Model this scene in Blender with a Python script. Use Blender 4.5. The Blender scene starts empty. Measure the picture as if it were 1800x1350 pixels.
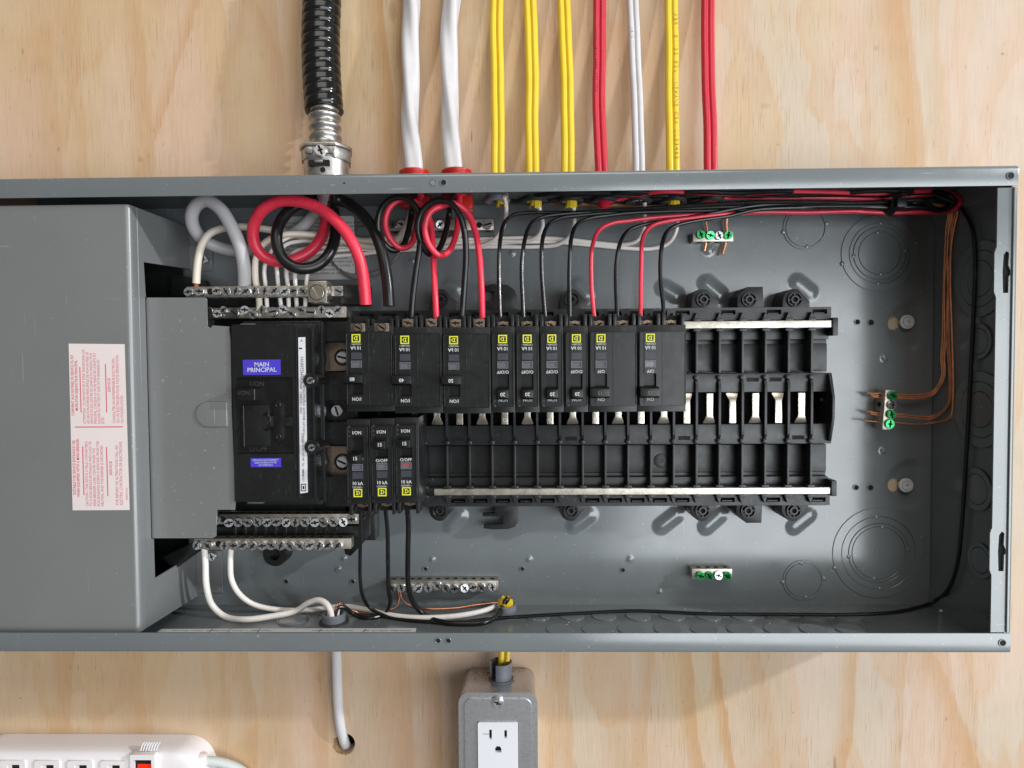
import bpy, bmesh, math, random
from mathutils import Vector, Matrix, Euler
random.seed(11)
SC = bpy.context.scene
COL = SC.collection
MM = 0.001
# ------------------------------------------------------------------ camera
# metres in Blender, millimetres in this script: x right, y away from the camera (0 = front rim of the panel box), z up
CAM = (17.5, -478.9, 38.2)
CROT = (math.pi / 2 - 0.03133, 0.00748, 0.01854)
FPX = 1125.0                                  # focal length in pixels of the 1800 x 1350 photograph
cd = bpy.data.cameras.new('camera'); cam = bpy.data.objects.new('camera', cd); COL.objects.link(cam)
cam.location = [a * MM for a in CAM]; cam.rotation_euler = CROT
cd.sensor_fit = 'HORIZONTAL'; cd.sensor_width = 36.0; cd.lens = FPX / 1800 * 36; cd.clip_start = 0.01; cd.clip_end = 50
SC.camera = cam
# ------------------------------------------------------------------ light
w = bpy.data.worlds.new('World'); SC.world = w; w.use_nodes = True
bg = w.node_tree.nodes['Background']; bg.inputs[0].default_value = (1.0, 0.95, 0.90, 1); bg.inputs[1].default_value = 0.21
def area(name, loc, target, sx, sy, power, col):
    l = bpy.data.lights.new(name, 'AREA'); l.shape = 'RECTANGLE'; l.size = sx; l.size_y = sy; l.energy = power; l.color = col
    o = bpy.data.objects.new(name, l); COL.objects.link(o); o.location = loc
    o.rotation_euler = (Vector(target) - Vector(loc)).to_track_quat('-Z', 'Y').to_euler(); o['kind'] = 'helper'
    return o
area('window_light', (1.95, -2.15, -0.38), (0.15, 0.09, 0), 3.3, 1.70, 116, (0.91, 0.96, 1.0))
area('ceiling_light', (0.25, -1.9, 2.1), (0.05, 0.05, 0), 2.2, 1.4, 38, (1.0, 0.94, 0.86))
area('side_window_light', (3.5, -1.35, 1.32), (0.2, 0.09, 0), 0.11, 0.11, 125, (0.92, 0.96, 1.0))
SC.view_settings.view_transform = 'Standard'; SC.view_settings.look = 'None'
SC.view_settings.exposure = -0.33; SC.view_settings.gamma = 1.0
SC.cycles.use_denoising = True; SC.cycles.max_bounces = 8; SC.cycles.diffuse_bounces = 4; SC.cycles.glossy_bounces = 4

# ------------------------------------------------------------------ measuring helpers
_R = Euler(CROT, 'XYZ').to_matrix(); _C = Vector(CAM)
def ray(u, v): return _R @ Vector(((u - 900) / FPX, (675 - v) / FPX, -1))
def W(u, v, y):                                # point seen at a photograph pixel, at depth y
    d = ray(u, v); return _C + d * ((y - _C.y) / d.y)
def WZ(u, v, z):
    d = ray(u, v); return _C + d * ((z - _C.z) / d.z)
def WX(u, v, x):
    d = ray(u, v); return _C + d * ((x - _C.x) / d.x)
def SCL(y): return FPX / (y + 478.9)           # photograph pixels per millimetre at depth y

# ------------------------------------------------------------------ materials
def lin(c):
    c = c / 255.0
    return c / 12.92 if c <= 0.04045 else ((c + 0.055) / 1.055) ** 2.4
def rgb(r, g, b): return (lin(r), lin(g), lin(b), 1)
class NT:
    def __init__(s, name):
        s.m = bpy.data.materials.new(name); s.m.use_nodes = True; s.t = s.m.node_tree
        s.p = s.t.nodes['Principled BSDF']; s.o = s.t.nodes['Material Output']
    def n(s, t, **k):
        nd = s.t.nodes.new(t)
        for a, b in k.items():
            if a.startswith('i_'):
                key = a[2:]; key = int(key) if key.isdigit() else key.replace('_', ' ')
                if hasattr(b, 'links') or isinstance(b, bpy.types.NodeSocket): s.t.links.new(b, nd.inputs[key])
                else: nd.inputs[key].default_value = b
            else: setattr(nd, a, b)
        return nd
    def link(s, a, b): s.t.links.new(a, b)
    def coord(s, scale=(1, 1, 1), loc=(0, 0, 0)):
        tc = s.n('ShaderNodeTexCoord'); mp = s.n('ShaderNodeMapping'); s.link(tc.outputs['Object'], mp.inputs[0])
        mp.inputs['Scale'].default_value = scale; mp.inputs['Location'].default_value = loc
        return mp.outputs[0]
    def noise(s, vec, scale, detail=3, rough=0.5, dist=0.0):
        nd = s.n('ShaderNodeTexNoise'); s.link(vec, nd.inputs['Vector'])
        nd.inputs['Scale'].default_value = scale; nd.inputs['Detail'].default_value = detail
        nd.inputs['Roughness'].default_value = rough; nd.inputs['Distortion'].default_value = dist
        return nd.outputs['Fac']
    def ramp(s, fac, stops, interp='LINEAR'):
        nd = s.n('ShaderNodeValToRGB'); s.link(fac, nd.inputs[0]); cr = nd.color_ramp; cr.interpolation = interp
        while len(cr.elements) < len(stops): cr.elements.new(0.5)
        for e, (p, c) in zip(cr.elements, stops):
            e.position = p; e.color = c if len(c) == 4 else (*c, 1)
        return nd.outputs[0]
    def math(s, op, a, b=None, c=None, clamp=False):
        nd = s.n('ShaderNodeMath'); nd.operation = op; nd.use_clamp = clamp
        for i, x in enumerate((a, b, c)):
            if x is None: continue
            if isinstance(x, (int, float)): nd.inputs[i].default_value = x
            else: s.link(x, nd.inputs[i])
        return nd.outputs[0]
    def mix(s, fac, a, b, blend='MIX'):
        nd = s.n('ShaderNodeMix'); nd.data_type = 'RGBA'; nd.blend_type = blend
        for k, x in ((0, fac), (6, a), (7, b)):
            if isinstance(x, (int, float)): nd.inputs[k].default_value = x
            elif isinstance(x, tuple): nd.inputs[k].default_value = x
            else: s.link(x, nd.inputs[k])
        return nd.outputs[2]
    def bump(s, h, strength, dist):
        b = s.n('ShaderNodeBump'); b.inputs['Strength'].default_value = strength; b.inputs['Distance'].default_value = dist
        s.link(h, b.inputs['Height']); s.link(b.outputs[0], s.p.inputs['Normal'])
    def set(s, **k):
        for a, b in k.items():
            key = a.replace('_', ' ')
            if isinstance(b, bpy.types.NodeSocket): s.link(b, s.p.inputs[key])
            else: s.p.inputs[key].default_value = b
        return s
MAT = {}
def simple(name, col, rough, metal=0.0, vary=0.12, vscale=60, bumpd=0.0, bscale=900, spec=0.5, coat=0.0, rvar=0.1):
    m = NT(name); v = m.coord()
    f = m.noise(v, vscale, 4, 0.6)
    a = tuple(x * (1 - vary) for x in col[:3]) + (1,); b = tuple(min(1, x * (1 + vary)) for x in col[:3]) + (1,)
    m.set(Base_Color=m.ramp(f, [(0.3, a), (0.7, b)]), Metallic=metal)
    f2 = m.noise(v, vscale * 5, 3, 0.6)
    m.set(Roughness=m.math('MULTIPLY_ADD', f2, rvar * 2, rough - rvar))
    m.p.inputs['Specular IOR Level'].default_value = spec
    if coat: m.p.inputs['Coat Weight'].default_value = coat; m.p.inputs['Coat Roughness'].default_value = 0.15
    if bumpd: m.bump(m.noise(v, bscale, 2, 0.5), 0.5, bumpd * MM)
    MAT[name] = m.m; return m
# grey enamel: even colour, faint orange peel, a few dust specks and scuffs
def enamel(name, col, rough):
    m = NT(name); v = m.coord()
    big = m.noise(v, 9, 3, 0.55)
    c1 = m.ramp(big, [(0.3, tuple(x * 0.95 for x in col[:3])), (0.7, tuple(x * 1.05 for x in col[:3]))])
    sp = m.ramp(m.noise(v, 420, 2, 0.4), [(0.715, (0, 0, 0)), (0.77, (1, 1, 1))])
    c2 = m.mix(m.math('MULTIPLY', sp, 0.35), c1, rgb(190, 196, 200))
    # fine scratches in two directions and dull handling marks
    for sc, lo in (((900, 900, 22), 0.70), ((24, 900, 900), 0.715)):
        k = m.math('MULTIPLY', m.ramp(m.noise(m.coord(sc), 1.0, 2, 0.5, 0.4), [(lo, (0, 0, 0)), (lo + 0.05, (1, 1, 1))]), m.ramp(m.noise(v, 21, 2, 0.5), [(0.5, (0, 0, 0)), (0.62, (1, 1, 1))]))
        c2 = m.mix(m.math('MULTIPLY', k, 0.42), c2, rgb(176, 182, 186))
    grime = m.ramp(m.noise(v, 30, 6, 0.7), [(0.52, (0, 0, 0)), (0.75, (1, 1, 1))])
    c2 = m.mix(m.math('MULTIPLY', grime, 0.06), c2, rgb(84, 84, 80))
    m.set(Base_Color=c2)
    sm = m.noise(m.coord((1, 1, 1)), 16, 6, 0.7)
    m.set(Roughness=m.math('MULTIPLY_ADD', sm, 0.26, rough - 0.13))
    m.bump(m.noise(v, 260, 2, 0.5), 0.25, 0.05 * MM)
    m.p.inputs['Specular IOR Level'].default_value = 1.0
    MAT[name] = m.m
enamel('grey_enamel', rgb(111, 117, 119), 0.20)
enamel('grey_barrier', rgb(114, 115, 115), 0.32)
def plastic(name, col, rough, scuff=0.0):
    m = NT(name); v = m.coord()
    f = m.noise(v, 35, 5, 0.65)
    base = m.ramp(f, [(0.3, tuple(x * 0.8 for x in col[:3])), (0.72, tuple(x * 1.35 for x in col[:3]))])
    if scuff:
        s1 = m.noise(m.coord((1, 1, 0.25)), 480, 3, 0.7, 0.6)
        s2 = m.noise(v, 60, 3, 0.6)
        k = m.math('MULTIPLY', m.ramp(s1, [(0.60, (0, 0, 0)), (0.74, (1, 1, 1))]), m.ramp(s2, [(0.48, (0, 0, 0)), (0.68, (1, 1, 1))]))
        base = m.mix(m.math('MULTIPLY', k, scuff), base, rgb(120, 122, 124))
    m.set(Base_Color=base, Roughness=m.math('MULTIPLY_ADD', m.noise(v, 110, 4, 0.6), 0.3, rough - 0.15))
    m.bump(m.noise(v, 700, 2, 0.5), 0.35, 0.04 * MM)
    MAT[name] = m.m
plastic('black_plastic', rgb(24, 25, 25), 0.32, 0.45)
plastic('base_plastic', rgb(29, 30, 31), 0.36, 0.5)
plastic('breaker_plastic', rgb(25, 26, 26), 0.33, 0.7)
plastic('toggle_plastic', rgb(12, 12, 12), 0.38, 0.15)
plastic('grey_plastic', rgb(112, 115, 124), 0.45, 0.2)
plastic('dark_fitting', rgb(48, 48, 50), 0.45, 0.2)
plastic('red_plastic', rgb(190, 38, 32), 0.35)
simple('gap_shade_black', rgb(7, 7, 7), 0.8)  # near-black that paints the shade inside holes, slots and gaps
simple('strip_print', rgb(58, 58, 66), 0.45, vary=0.2)
simple('zinc', (0.82, 0.84, 0.86, 1), 0.30, 1.0, 0.18, 300, 0.0, rvar=0.08)
simple('tin_bar', (0.52, 0.485, 0.42, 1), 0.42, 1.0, 0.25, 160, 0.06, 420, rvar=0.14)
simple('nickel_lug', (0.72, 0.68, 0.58, 1), 0.3, 1.0, 0.1, 120)
simple('stab_metal', (0.56, 0.52, 0.45, 1), 0.27, 1.0, 0.25, 220, 0.08, 300, rvar=0.12)
simple('ink_dark', rgb(62, 63, 64), 0.4)
simple('brass_lug', (0.29, 0.225, 0.18, 1), 0.42, 1.0, 0.2, 150)
simple('copper', (0.92, 0.38, 0.19, 1), 0.32, 0.7, 0.2, 160)
simple('dull_copper', (0.42, 0.19, 0.11, 1), 0.35, 0.9, 0.2, 160)
simple('green_screw', (0.04, 0.50, 0.14, 1), 0.22, 0.75, 0.2, 300)
simple('galv_fitting', (0.47, 0.455, 0.44, 1), 0.38, 1.0, 0.25, 220, 0.05, 600)
m = NT('galvanised'); v = m.coord((1, 1, 1))
vo = m.n('ShaderNodeTexVoronoi'); vo.inputs['Scale'].default_value = 700; m.link(v, vo.inputs['Vector'])
sep = m.n('ShaderNodeSeparateColor'); m.link(vo.outputs['Color'], sep.inputs[0])
m.set(Base_Color=m.ramp(sep.outputs[0], [(0.0, (0.62, 0.63, 0.65)), (1.0, (0.68, 0.69, 0.71))]), Metallic=0.85,
      Roughness=m.math('MULTIPLY_ADD', sep.outputs[1], 0.05, 0.27))
MAT['galvanised'] = m.m
for nm, c, r in (('white_pvc', rgb(236, 230, 224), 0.38),
                 ('cream_pvc', rgb(216, 206, 190), 0.40), ('grey_pvc', rgb(176, 174, 176), 0.45), ('yellow_jacket', rgb(228, 194, 40), 0.36),
                 ('red_jacket', rgb(198, 32, 56), 0.34), ('white_jacket', rgb(202, 199, 200), 0.34), ('conduit_black', rgb(17, 18, 17), 0.20),
                 ('cord_grey', rgb(196, 202, 200), 0.4)):
    simple(nm, c, r, 0.0, 0.07, 25, 0.05, 160)
plastic('black_pvc', rgb(20, 20, 21), 0.32, 0.35); plastic('red_pvc', rgb(220, 50, 72), 0.36, 0.12)
simple('white_strip', rgb(236, 231, 232), 0.38, 0, 0.03, 8, 0.02, 300)
simple('white_nylon', rgb(222, 222, 228), 0.3, 0, 0.02, 8)
simple('paper', rgb(206, 205, 204), 0.6, 0, 0.04, 30)
simple('white_sticker', rgb(226, 214, 212), 0.5, 0, 0.03, 20)
simple('silver_sticker', rgb(214, 214, 218), 0.35, 0, 0.05, 40)
simple('blue_sticker', rgb(74, 62, 190), 0.35, 0, 0.05, 40)
simple('ink_black', rgb(28, 28, 30), 0.5)
simple('ink_grey', rgb(96, 94, 96), 0.6)
simple('ink_red', rgb(206, 92, 108), 0.6)
simple('ink_white', rgb(205, 207, 207), 0.5, vary=0.2, vscale=700)
simple('ink_olive', rgb(128, 110, 20), 0.5)
simple('logo_yellow', rgb(214, 216, 62), 0.45, vary=0.05)
simple('amber_window', rgb(98, 98, 104), 0.15)
simple('chip_wood', rgb(164, 120, 74), 0.8, 0, 0.3, 200)
simple('lint', rgb(225, 226, 224), 0.8)
m = simple('red_rocker', rgb(225, 40, 16), 0.2); m.p.inputs['Emission Color'].default_value = rgb(255, 50, 15); m.p.inputs['Emission Strength'].default_value = 0.35

# plywood: rotary cut veneer. flame bands are contour steps of a slow height field, plus fibre streaks and flecks
def plywood():
    m = NT('plywood')
    v = m.coord((1, 1, 1))
    sx = m.n('ShaderNodeSeparateXYZ'); m.link(v, sx.inputs[0]); X, Z = sx.outputs[0], sx.outputs[2]
    jag = m.math('MULTIPLY', m.math('SUBTRACT', m.noise(m.coord((420, 1, 16)), 1.0, 3, 0.6), 0.5), 0.012)
    wob = m.math('MULTIPLY', m.math('SUBTRACT', m.noise(m.coord((7, 1, 8), (3, 0, 1)), 1.0, 2, 0.5), 0.5), 0.05)
    XJ = m.math('ADD', X, jag)
    def warped(sc, loc):                            # stretched noise whose outlines are frayed along the grain
        cb = m.n('ShaderNodeCombineXYZ'); m.link(XJ, cb.inputs[0]); m.link(Z, cb.inputs[2])
        mp = m.n('ShaderNodeMapping'); m.link(cb.outputs[0], mp.inputs[0]); mp.inputs['Scale'].default_value = sc; mp.inputs['Location'].default_value = loc
        return mp.outputs[0]
    # light from the right painted into the base colour: paler towards the right
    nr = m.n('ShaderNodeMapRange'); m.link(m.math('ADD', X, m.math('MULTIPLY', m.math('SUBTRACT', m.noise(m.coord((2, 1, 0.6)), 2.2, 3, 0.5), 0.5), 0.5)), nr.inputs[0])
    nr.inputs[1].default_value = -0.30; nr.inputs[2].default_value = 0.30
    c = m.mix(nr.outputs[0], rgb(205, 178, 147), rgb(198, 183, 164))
    # broad blotches with one soft and one frayed side
    f1 = m.noise(warped((17, 1, 4.6), (0.4, 0, 0.7)), 1.0, 2, 0.5, 0.6)
    b1 = m.ramp(f1, [(0.36, (0, 0, 0)), (0.50, (0.8, 0.8, 0.8)), (0.545, (1, 1, 1)), (0.565, (0.12, 0.12, 0.12)), (0.70, (0, 0, 0))])
    c = m.mix(m.math('MULTIPLY', b1, 0.44), c, rgb(196, 156, 112))
    f2 = m.noise(warped((9, 1, 2.6), (5.1, 0, 2.2)), 1.0, 3, 0.55, 0.5)
    c = m.mix(m.math('MULTIPLY', m.ramp(f2, [(0.48, (0, 0, 0)), (0.62, (1, 1, 1))]), 0.42), c, rgb(214, 184, 168))
    f3 = m.noise(warped((12, 1, 3.4), (9.7, 0, 4.2)), 1.0, 3, 0.55, 0.5)
    c = m.mix(m.math('MULTIPLY', m.ramp(f3, [(0.52, (0, 0, 0)), (0.64, (1, 1, 1))]), 0.36), c, rgb(205, 180, 136))
    tot = None
    for (u, vv, u2, v2, hw, st, upper) in BANDS:    # grain bands that can be told apart
        a = W(u, vv, 96); b = W(u2, v2, 96); sl = (b.x - a.x) / (b.z - a.z)
        cx = m.math('MULTIPLY_ADD', Z, sl, (a.x - sl * a.z) * MM)
        d = m.math('SUBTRACT', m.math('ADD', XJ, m.math('MULTIPLY', wob, 0.45)), cx)
        nd = m.n('ShaderNodeMapRange'); nd.interpolation_type = 'SMOOTHSTEP'
        m.link(d, nd.inputs[0]); nd.inputs[1].default_value = -hw * MM * 1.9; nd.inputs[2].default_value = hw * MM * 0.5
        nd2 = m.n('ShaderNodeMapRange'); nd2.interpolation_type = 'SMOOTHSTEP'
        m.link(d, nd2.inputs[0]); nd2.inputs[1].default_value = hw * MM * 0.7; nd2.inputs[2].default_value = hw * MM * 1.05
        nd2.inputs[3].default_value = 1; nd2.inputs[4].default_value = 0
        k = m.math('MULTIPLY', nd.outputs[0], nd2.outputs[0])
        k = m.math('MULTIPLY', k, m.math('GREATER_THAN', Z, 0.0) if upper else m.math('LESS_THAN', Z, 0.0))
        k = m.math('MULTIPLY', k, st)
        tot = k if tot is None else m.math('MAXIMUM', tot, k)
    c = m.mix(m.math('MULTIPLY', tot, 0.9), c, rgb(190, 146, 99))
    # pores: short fine lines, denser in some patches
    dens = m.ramp(m.noise(m.coord((15, 1, 5), (2, 0, 7)), 1.0, 3, 0.55), [(0.36, (0, 0, 0)), (0.62, (1, 1, 1))])
    po = m.ramp(m.noise(m.coord((1100, 1, 34)), 1.0, 2, 0.5), [(0.34, (1, 1, 1)), (0.43, (0, 0, 0))])
    c = m.mix(m.math('MULTIPLY', m.math('MULTIPLY', po, dens), 0.30), c, rgb(140, 100, 66))
    c = m.mix(0.5, c, m.ramp(m.noise(m.coord((600, 1, 30)), 1.0, 3, 0.6), [(0.3, (0.90, 0.88, 0.86)), (0.7, (1.04, 1.04, 1.04))]), 'MULTIPLY')
    fl = m.ramp(m.noise(m.coord((760, 1, 90)), 1.0, 1, 0.4), [(0.235, (1, 1, 1)), (0.285, (0, 0, 0))])
    c = m.mix(m.math('MULTIPLY', fl, 0.32), c, rgb(112, 80, 54))
    c = m.mix(0.6, c, m.ramp(m.noise(m.coord((40, 1, 30)), 1.0, 5, 0.65), [(0.3, (0.94, 0.92, 0.90)), (0.65, (1.02, 1.02, 1.02))]), 'MULTIPLY')
    ds = m.math('ADD', m.math('MULTIPLY', m.noise(m.coord((500, 1, 300)), 1.0, 3, 0.6), 1.6), -0.8)
    for u, vv, ra, rb, k_ in SPOTS:                 # pin knots and bruises
        q = W(u, vv, 97); dx = m.math('MULTIPLY', m.math('SUBTRACT', X, q.x * MM), 1 / (ra * MM)); dz = m.math('MULTIPLY', m.math('SUBTRACT', Z, q.z * MM), 1 / (rb * MM))
        d = m.math('ADD', m.math('ADD', m.math('MULTIPLY', dx, dx), m.math('MULTIPLY', dz, dz)), ds)
        mr = m.n('ShaderNodeMapRange'); mr.interpolation_type = 'SMOOTHSTEP'; m.link(d, mr.inputs[0]); mr.inputs[1].default_value = 1.4; mr.inputs[2].default_value = 0.0; mr.inputs[3].default_value = 0; mr.inputs[4].default_value = k_
        c = m.mix(mr.outputs[0], c, rgb(122, 88, 58))
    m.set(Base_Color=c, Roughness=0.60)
    m.p.inputs['Specular IOR Level'].default_value = 0.3
    m.bump(m.noise(m.coord((700, 1, 30)), 1.0, 3, 0.6), 0.45, 0.16 * MM)
    MAT['plywood'] = m.m
BANDS = [(660, 0, 690, 300, 7, 0.8, 1), (700, 40, 702, 300, 4, 0.6, 1), (752, 0, 760, 300, 11, 0.5, 1), (775, 0, 768, 200, 5, 0.4, 1), (556, 0, 528, 300, 5, 0.5, 1), (512, 0, 506, 300, 5, 0.45, 1),
         (1574, 0, 1584, 170, 14, 0.75, 1), (1596, 130, 1606, 290, 12, 0.55, 1), (222, 0, 252, 250, 10, 0.45, 1), (340, 0, 318, 70, 5, 0.5, 1), (470, 60, 498, 300, 9, 0.4, 1), (60, 0, 80, 300, 16, 0.3, 1), (130, 100, 140, 300, 9, 0.3, 1),
         (905, 0, 916, 300, 9, 0.4, 1), (968, 0, 960, 300, 8, 0.35, 1), (1030, 0, 1022, 300, 9, 0.35, 1), (1095, 0, 1090, 300, 12, 0.4, 1), (1150, 0, 1145, 300, 7, 0.3, 1), (1220, 0, 1205, 300, 8, 0.35, 1),
         (1206, 1150, 1228, 1350, 7, 0.7, 0), (1258, 1150, 1287, 1350, 4.5, 0.85, 0), (1502, 1150, 1478, 1350, 8, 0.65, 0), (1592, 1150, 1588, 1200, 5, 0.4, 0),
         (1632, 1150, 1676, 1270, 12, 0.7, 0), (1660, 1240, 1668, 1350, 12, 0.45, 0), (985, 1150, 1004, 1350, 9, 0.5, 0), (1135, 1150, 1128, 1350, 8, 0.4, 0), (1085, 1200, 1092, 1330, 12, 0.35, 0), (1320, 1150, 1330, 1200, 10, 0.35, 0), (1700, 1160, 1706, 1350, 8, 0.35, 0), (970, 1150, 972, 1350, 5, 0.4, 0),
         (418, 1150, 436, 1350, 10, 0.4, 0), (560, 1140, 566, 1350, 8, 0.5, 0), (390, 1200, 384, 1350, 6, 0.3, 0), (690, 1150, 700, 1350, 14, 0.4, 0), (755, 1200, 765, 1350, 8, 0.5, 0), (235, 1150, 230, 1300, 12, 0.3, 0), (112, 1150, 100, 1300, 10, 0.4, 0)]
SPOTS = [(39, 90, 1.5, 3, .35), (102, 262, 1.5, 2.5, .35), (246, 280, 2.5, 3, .3), (829, 240, .7, 6, .7), (1541, 84, 2.5, 3, .22), (1345, 186, 5, 3, .18), (1764, 94, 1.8, 1.2, .5), (1368, 254, 1.5, 1.2, .3), (540, 20, 4, 16, .25),
         (1395, 1253, .8, .8, .6), (1664, 1265, 1.2, 2.5, .4), (1468, 1345, 1.6, 9, .5), (690, 20, 4, 10, .3), (35, 1228, 1.5, .8, .5), (560, 1190, 2, 7, .2), (1172, 1312, .7, .7, .6), (1200, 1234, .6, 1.4, .4)]
plywood()

# ------------------------------------------------------------------ mesh helpers (all in mm)
class G:
    def __init__(s): s.v = []; s.f = []
    def add(s, v, f):
        b = len(s.v); s.v += [tuple(p) for p in v]; s.f += [tuple(i + b for i in q) for q in f]; return s
    def box(s, x0, x1, y0, y1, z0, z1):
        return s.add([(x0, y0, z0), (x1, y0, z0), (x1, y1, z0), (x0, y1, z0), (x0, y0, z1), (x1, y0, z1), (x1, y1, z1), (x0, y1, z1)],
                     [(0, 3, 2, 1), (4, 5, 6, 7), (0, 1, 5, 4), (1, 2, 6, 5), (2, 3, 7, 6), (3, 0, 4, 7)])
    def prism(s, poly, a, b, axis='y'):
        """polygon extruded: axis y -> (x,z); axis x -> (y,z); axis z -> (x,y)"""
        n = len(poly)
        def q(p, t): return (p[0], t, p[1]) if axis == 'y' else (t, p[0], p[1]) if axis == 'x' else (p[0], p[1], t)
        s.add([q(p, a) for p in poly] + [q(p, b) for p in poly],
              [tuple(range(n))[::-1], tuple(range(n, 2 * n))] + [(i, (i + 1) % n, n + (i + 1) % n, n + i) for i in range(n)])
        return s
    def ribbon(s, path, a, b, th=0, axis='x'):
        """sheet bent along an open path in (y,z), extruded along x between a and b, thickness th inwards"""
        n = len(path); out = []
        for i, p in enumerate(path):
            t = Vector(path[min(i + 1, n - 1)]) - Vector(path[max(i - 1, 0)]); t.normalize()
            out.append((p[0] + t.y * th, p[1] - t.x * th))
        return s.prism(list(path) + out[::-1], a, b, axis)
    def lathe(s, prof, c, axis='y', n=24, ang=0.0, caps=True):
        """profile [(radius, height along axis)], closed ends where radius is 0"""
        rings = []
        for r, h in prof:
            ring = []
            for i in range(1 if r < 1e-6 else n):
                t = ang + 2 * math.pi * i / n; a, b = r * math.cos(t), r * math.sin(t)
                p = (a, h, b) if axis == 'y' else (h, a, b) if axis == 'x' else (a, b, h)
                ring.append(len(s.v)); s.v.append((c[0] + p[0], c[1] + p[1], c[2] + p[2]))
            rings.append(ring)
        for A, B in zip(rings, rings[1:]):
            if len(A) == 1 and len(B) == 1: continue
            for i in range(n):
                j = (i + 1) % n
                if len(A) == 1: s.f.append((A[0], B[i], B[j]))
                elif len(B) == 1: s.f.append((A[i], A[j], B[0]))
                else: s.f.append((A[i], A[j], B[j], B[i]))
        for R in (rings[0], rings[-1]):
            if caps and len(R) > 1: s.f.append(tuple(R))
        return s
    def tube(s, pts, r, n=12, prof=None, twist=0.0, up=None):
        """sweep; prof = list of (a,b) offsets (mm) replaces the circle; r may be a list"""
        pts = [Vector(p) for p in pts]; N = len(pts); b0 = len(s.v)
        pr = prof or [(math.cos(2 * math.pi * i / n), math.sin(2 * math.pi * i / n)) for i in range(n)]
        n = len(pr)
        T = [(pts[min(i + 1, N - 1)] - pts[max(i - 1, 0)]).normalized() for i in range(N)]
        u = Vector(up) if up else (Vector((0, 1, 0)) if abs(T[0].y) < 0.9 else Vector((1, 0, 0)))
        L = 0
        for i in range(N):
            u = (u - T[i] * u.dot(T[i])).normalized(); w_ = T[i].cross(u)
            if i: L += (pts[i] - pts[i - 1]).length
            a = twist * L; ca, sa = math.cos(a), math.sin(a)
            rr = r[i] if isinstance(r, (list, tuple)) else r
            for p, q in pr:
                p2, q2 = p * ca - q * sa, p * sa + q * ca
                s.v.append(tuple(pts[i] + (w_ * p2 + u * q2) * rr))
        for i in range(N - 1):
            for k in range(n):
                l = (k + 1) % n
                s.f.append((b0 + i * n + k, b0 + i * n + l, b0 + (i + 1) * n + l, b0 + (i + 1) * n + k))
        s.f.append(tuple(b0 + k for k in range(n))[::-1]); s.f.append(tuple(b0 + (N - 1) * n + k for k in range(n)))
        return s
    def curve2d(s, loops, y0, th, fn=None):
        """flat plate with holes: first loop outline, others holes, in (x,z); front face at y0, thickness th"""
        cu = bpy.data.curves.new('tmp', 'CURVE'); cu.dimensions = '2D'; cu.fill_mode = 'BOTH'; cu.extrude = th / 2
        for lp in loops:
            sp = cu.splines.new('POLY'); sp.points.add(len(lp) - 1); sp.use_cyclic_u = True
            for p, q in zip(sp.points, lp): p.co = (q[0], q[1], 0, 1)
        o = bpy.data.objects.new('tmp', cu); me = bpy.data.meshes.new_from_object(o)
        s.add([(q.co.x, y0 + th / 2 - q.co.z, q.co.y) for q in me.vertices], [tuple(p.vertices) for p in me.polygons])
        bpy.data.objects.remove(o); bpy.data.curves.remove(cu); bpy.data.meshes.remove(me)
        return s
def circ(x, z, r, n=24, a0=0.0): return [(x + r * math.cos(a0 + 2 * math.pi * i / n), z + r * math.sin(a0 + 2 * math.pi * i / n)) for i in range(n)]
def rrect(x0, x1, z0, z1, r, n=5):
    out = []
    for cx, cz, a in ((x1 - r, z1 - r, 0), (x0 + r, z1 - r, 90), (x0 + r, z0 + r, 180), (x1 - r, z0 + r, 270)):
        for i in range(n + 1):
            t = math.radians(a + 90 * i / n); out.append((cx + r * math.cos(t), cz + r * math.sin(t)))
    return out
def capsule(p, q, r, n=8):
    p, q = Vector(p), Vector(q); a = math.atan2(q.y - p.y, q.x - p.x); out = []
    for c, s0 in ((q, -math.pi / 2), (p, math.pi / 2)):
        for i in range(n + 1):
            t = a + s0 + math.pi * i / n; out.append((c.x + r * math.cos(t), c.y + r * math.sin(t)))
    return out
def spline(pts, step=2.5):
    """Catmull-Rom through the points, centripetal, resampled"""
    P = [Vector(p) for p in pts]; P = [P[0] * 2 - P[1]] + P + [P[-1] * 2 - P[-2]]; out = []
    for i in range(1, len(P) - 2):
        p0, p1, p2, p3 = P[i - 1:i + 3]
        t0 = 0; t1 = t0 + max((p1 - p0).length, 1e-3) ** 0.5; t2 = t1 + max((p2 - p1).length, 1e-3) ** 0.5; t3 = t2 + max((p3 - p2).length, 1e-3) ** 0.5
        n = max(2, int((p2 - p1).length / step))
        for k in range(n):
            t = t1 + (t2 - t1) * k / n
            A1 = p0 * ((t1 - t) / (t1 - t0)) + p1 * ((t - t0) / (t1 - t0)); A2 = p1 * ((t2 - t) / (t2 - t1)) + p2 * ((t - t1) / (t2 - t1)); A3 = p2 * ((t3 - t) / (t3 - t2)) + p3 * ((t - t2) / (t3 - t2))
            B1 = A1 * ((t2 - t) / (t2 - t0)) + A2 * ((t - t0) / (t2 - t0)); B2 = A2 * ((t3 - t) / (t3 - t1)) + A3 * ((t - t1) / (t3 - t1))
            out.append(B1 * ((t2 - t) / (t2 - t1)) + B2 * ((t - t1) / (t2 - t1)))
    out.append(P[-2]); return out
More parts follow.
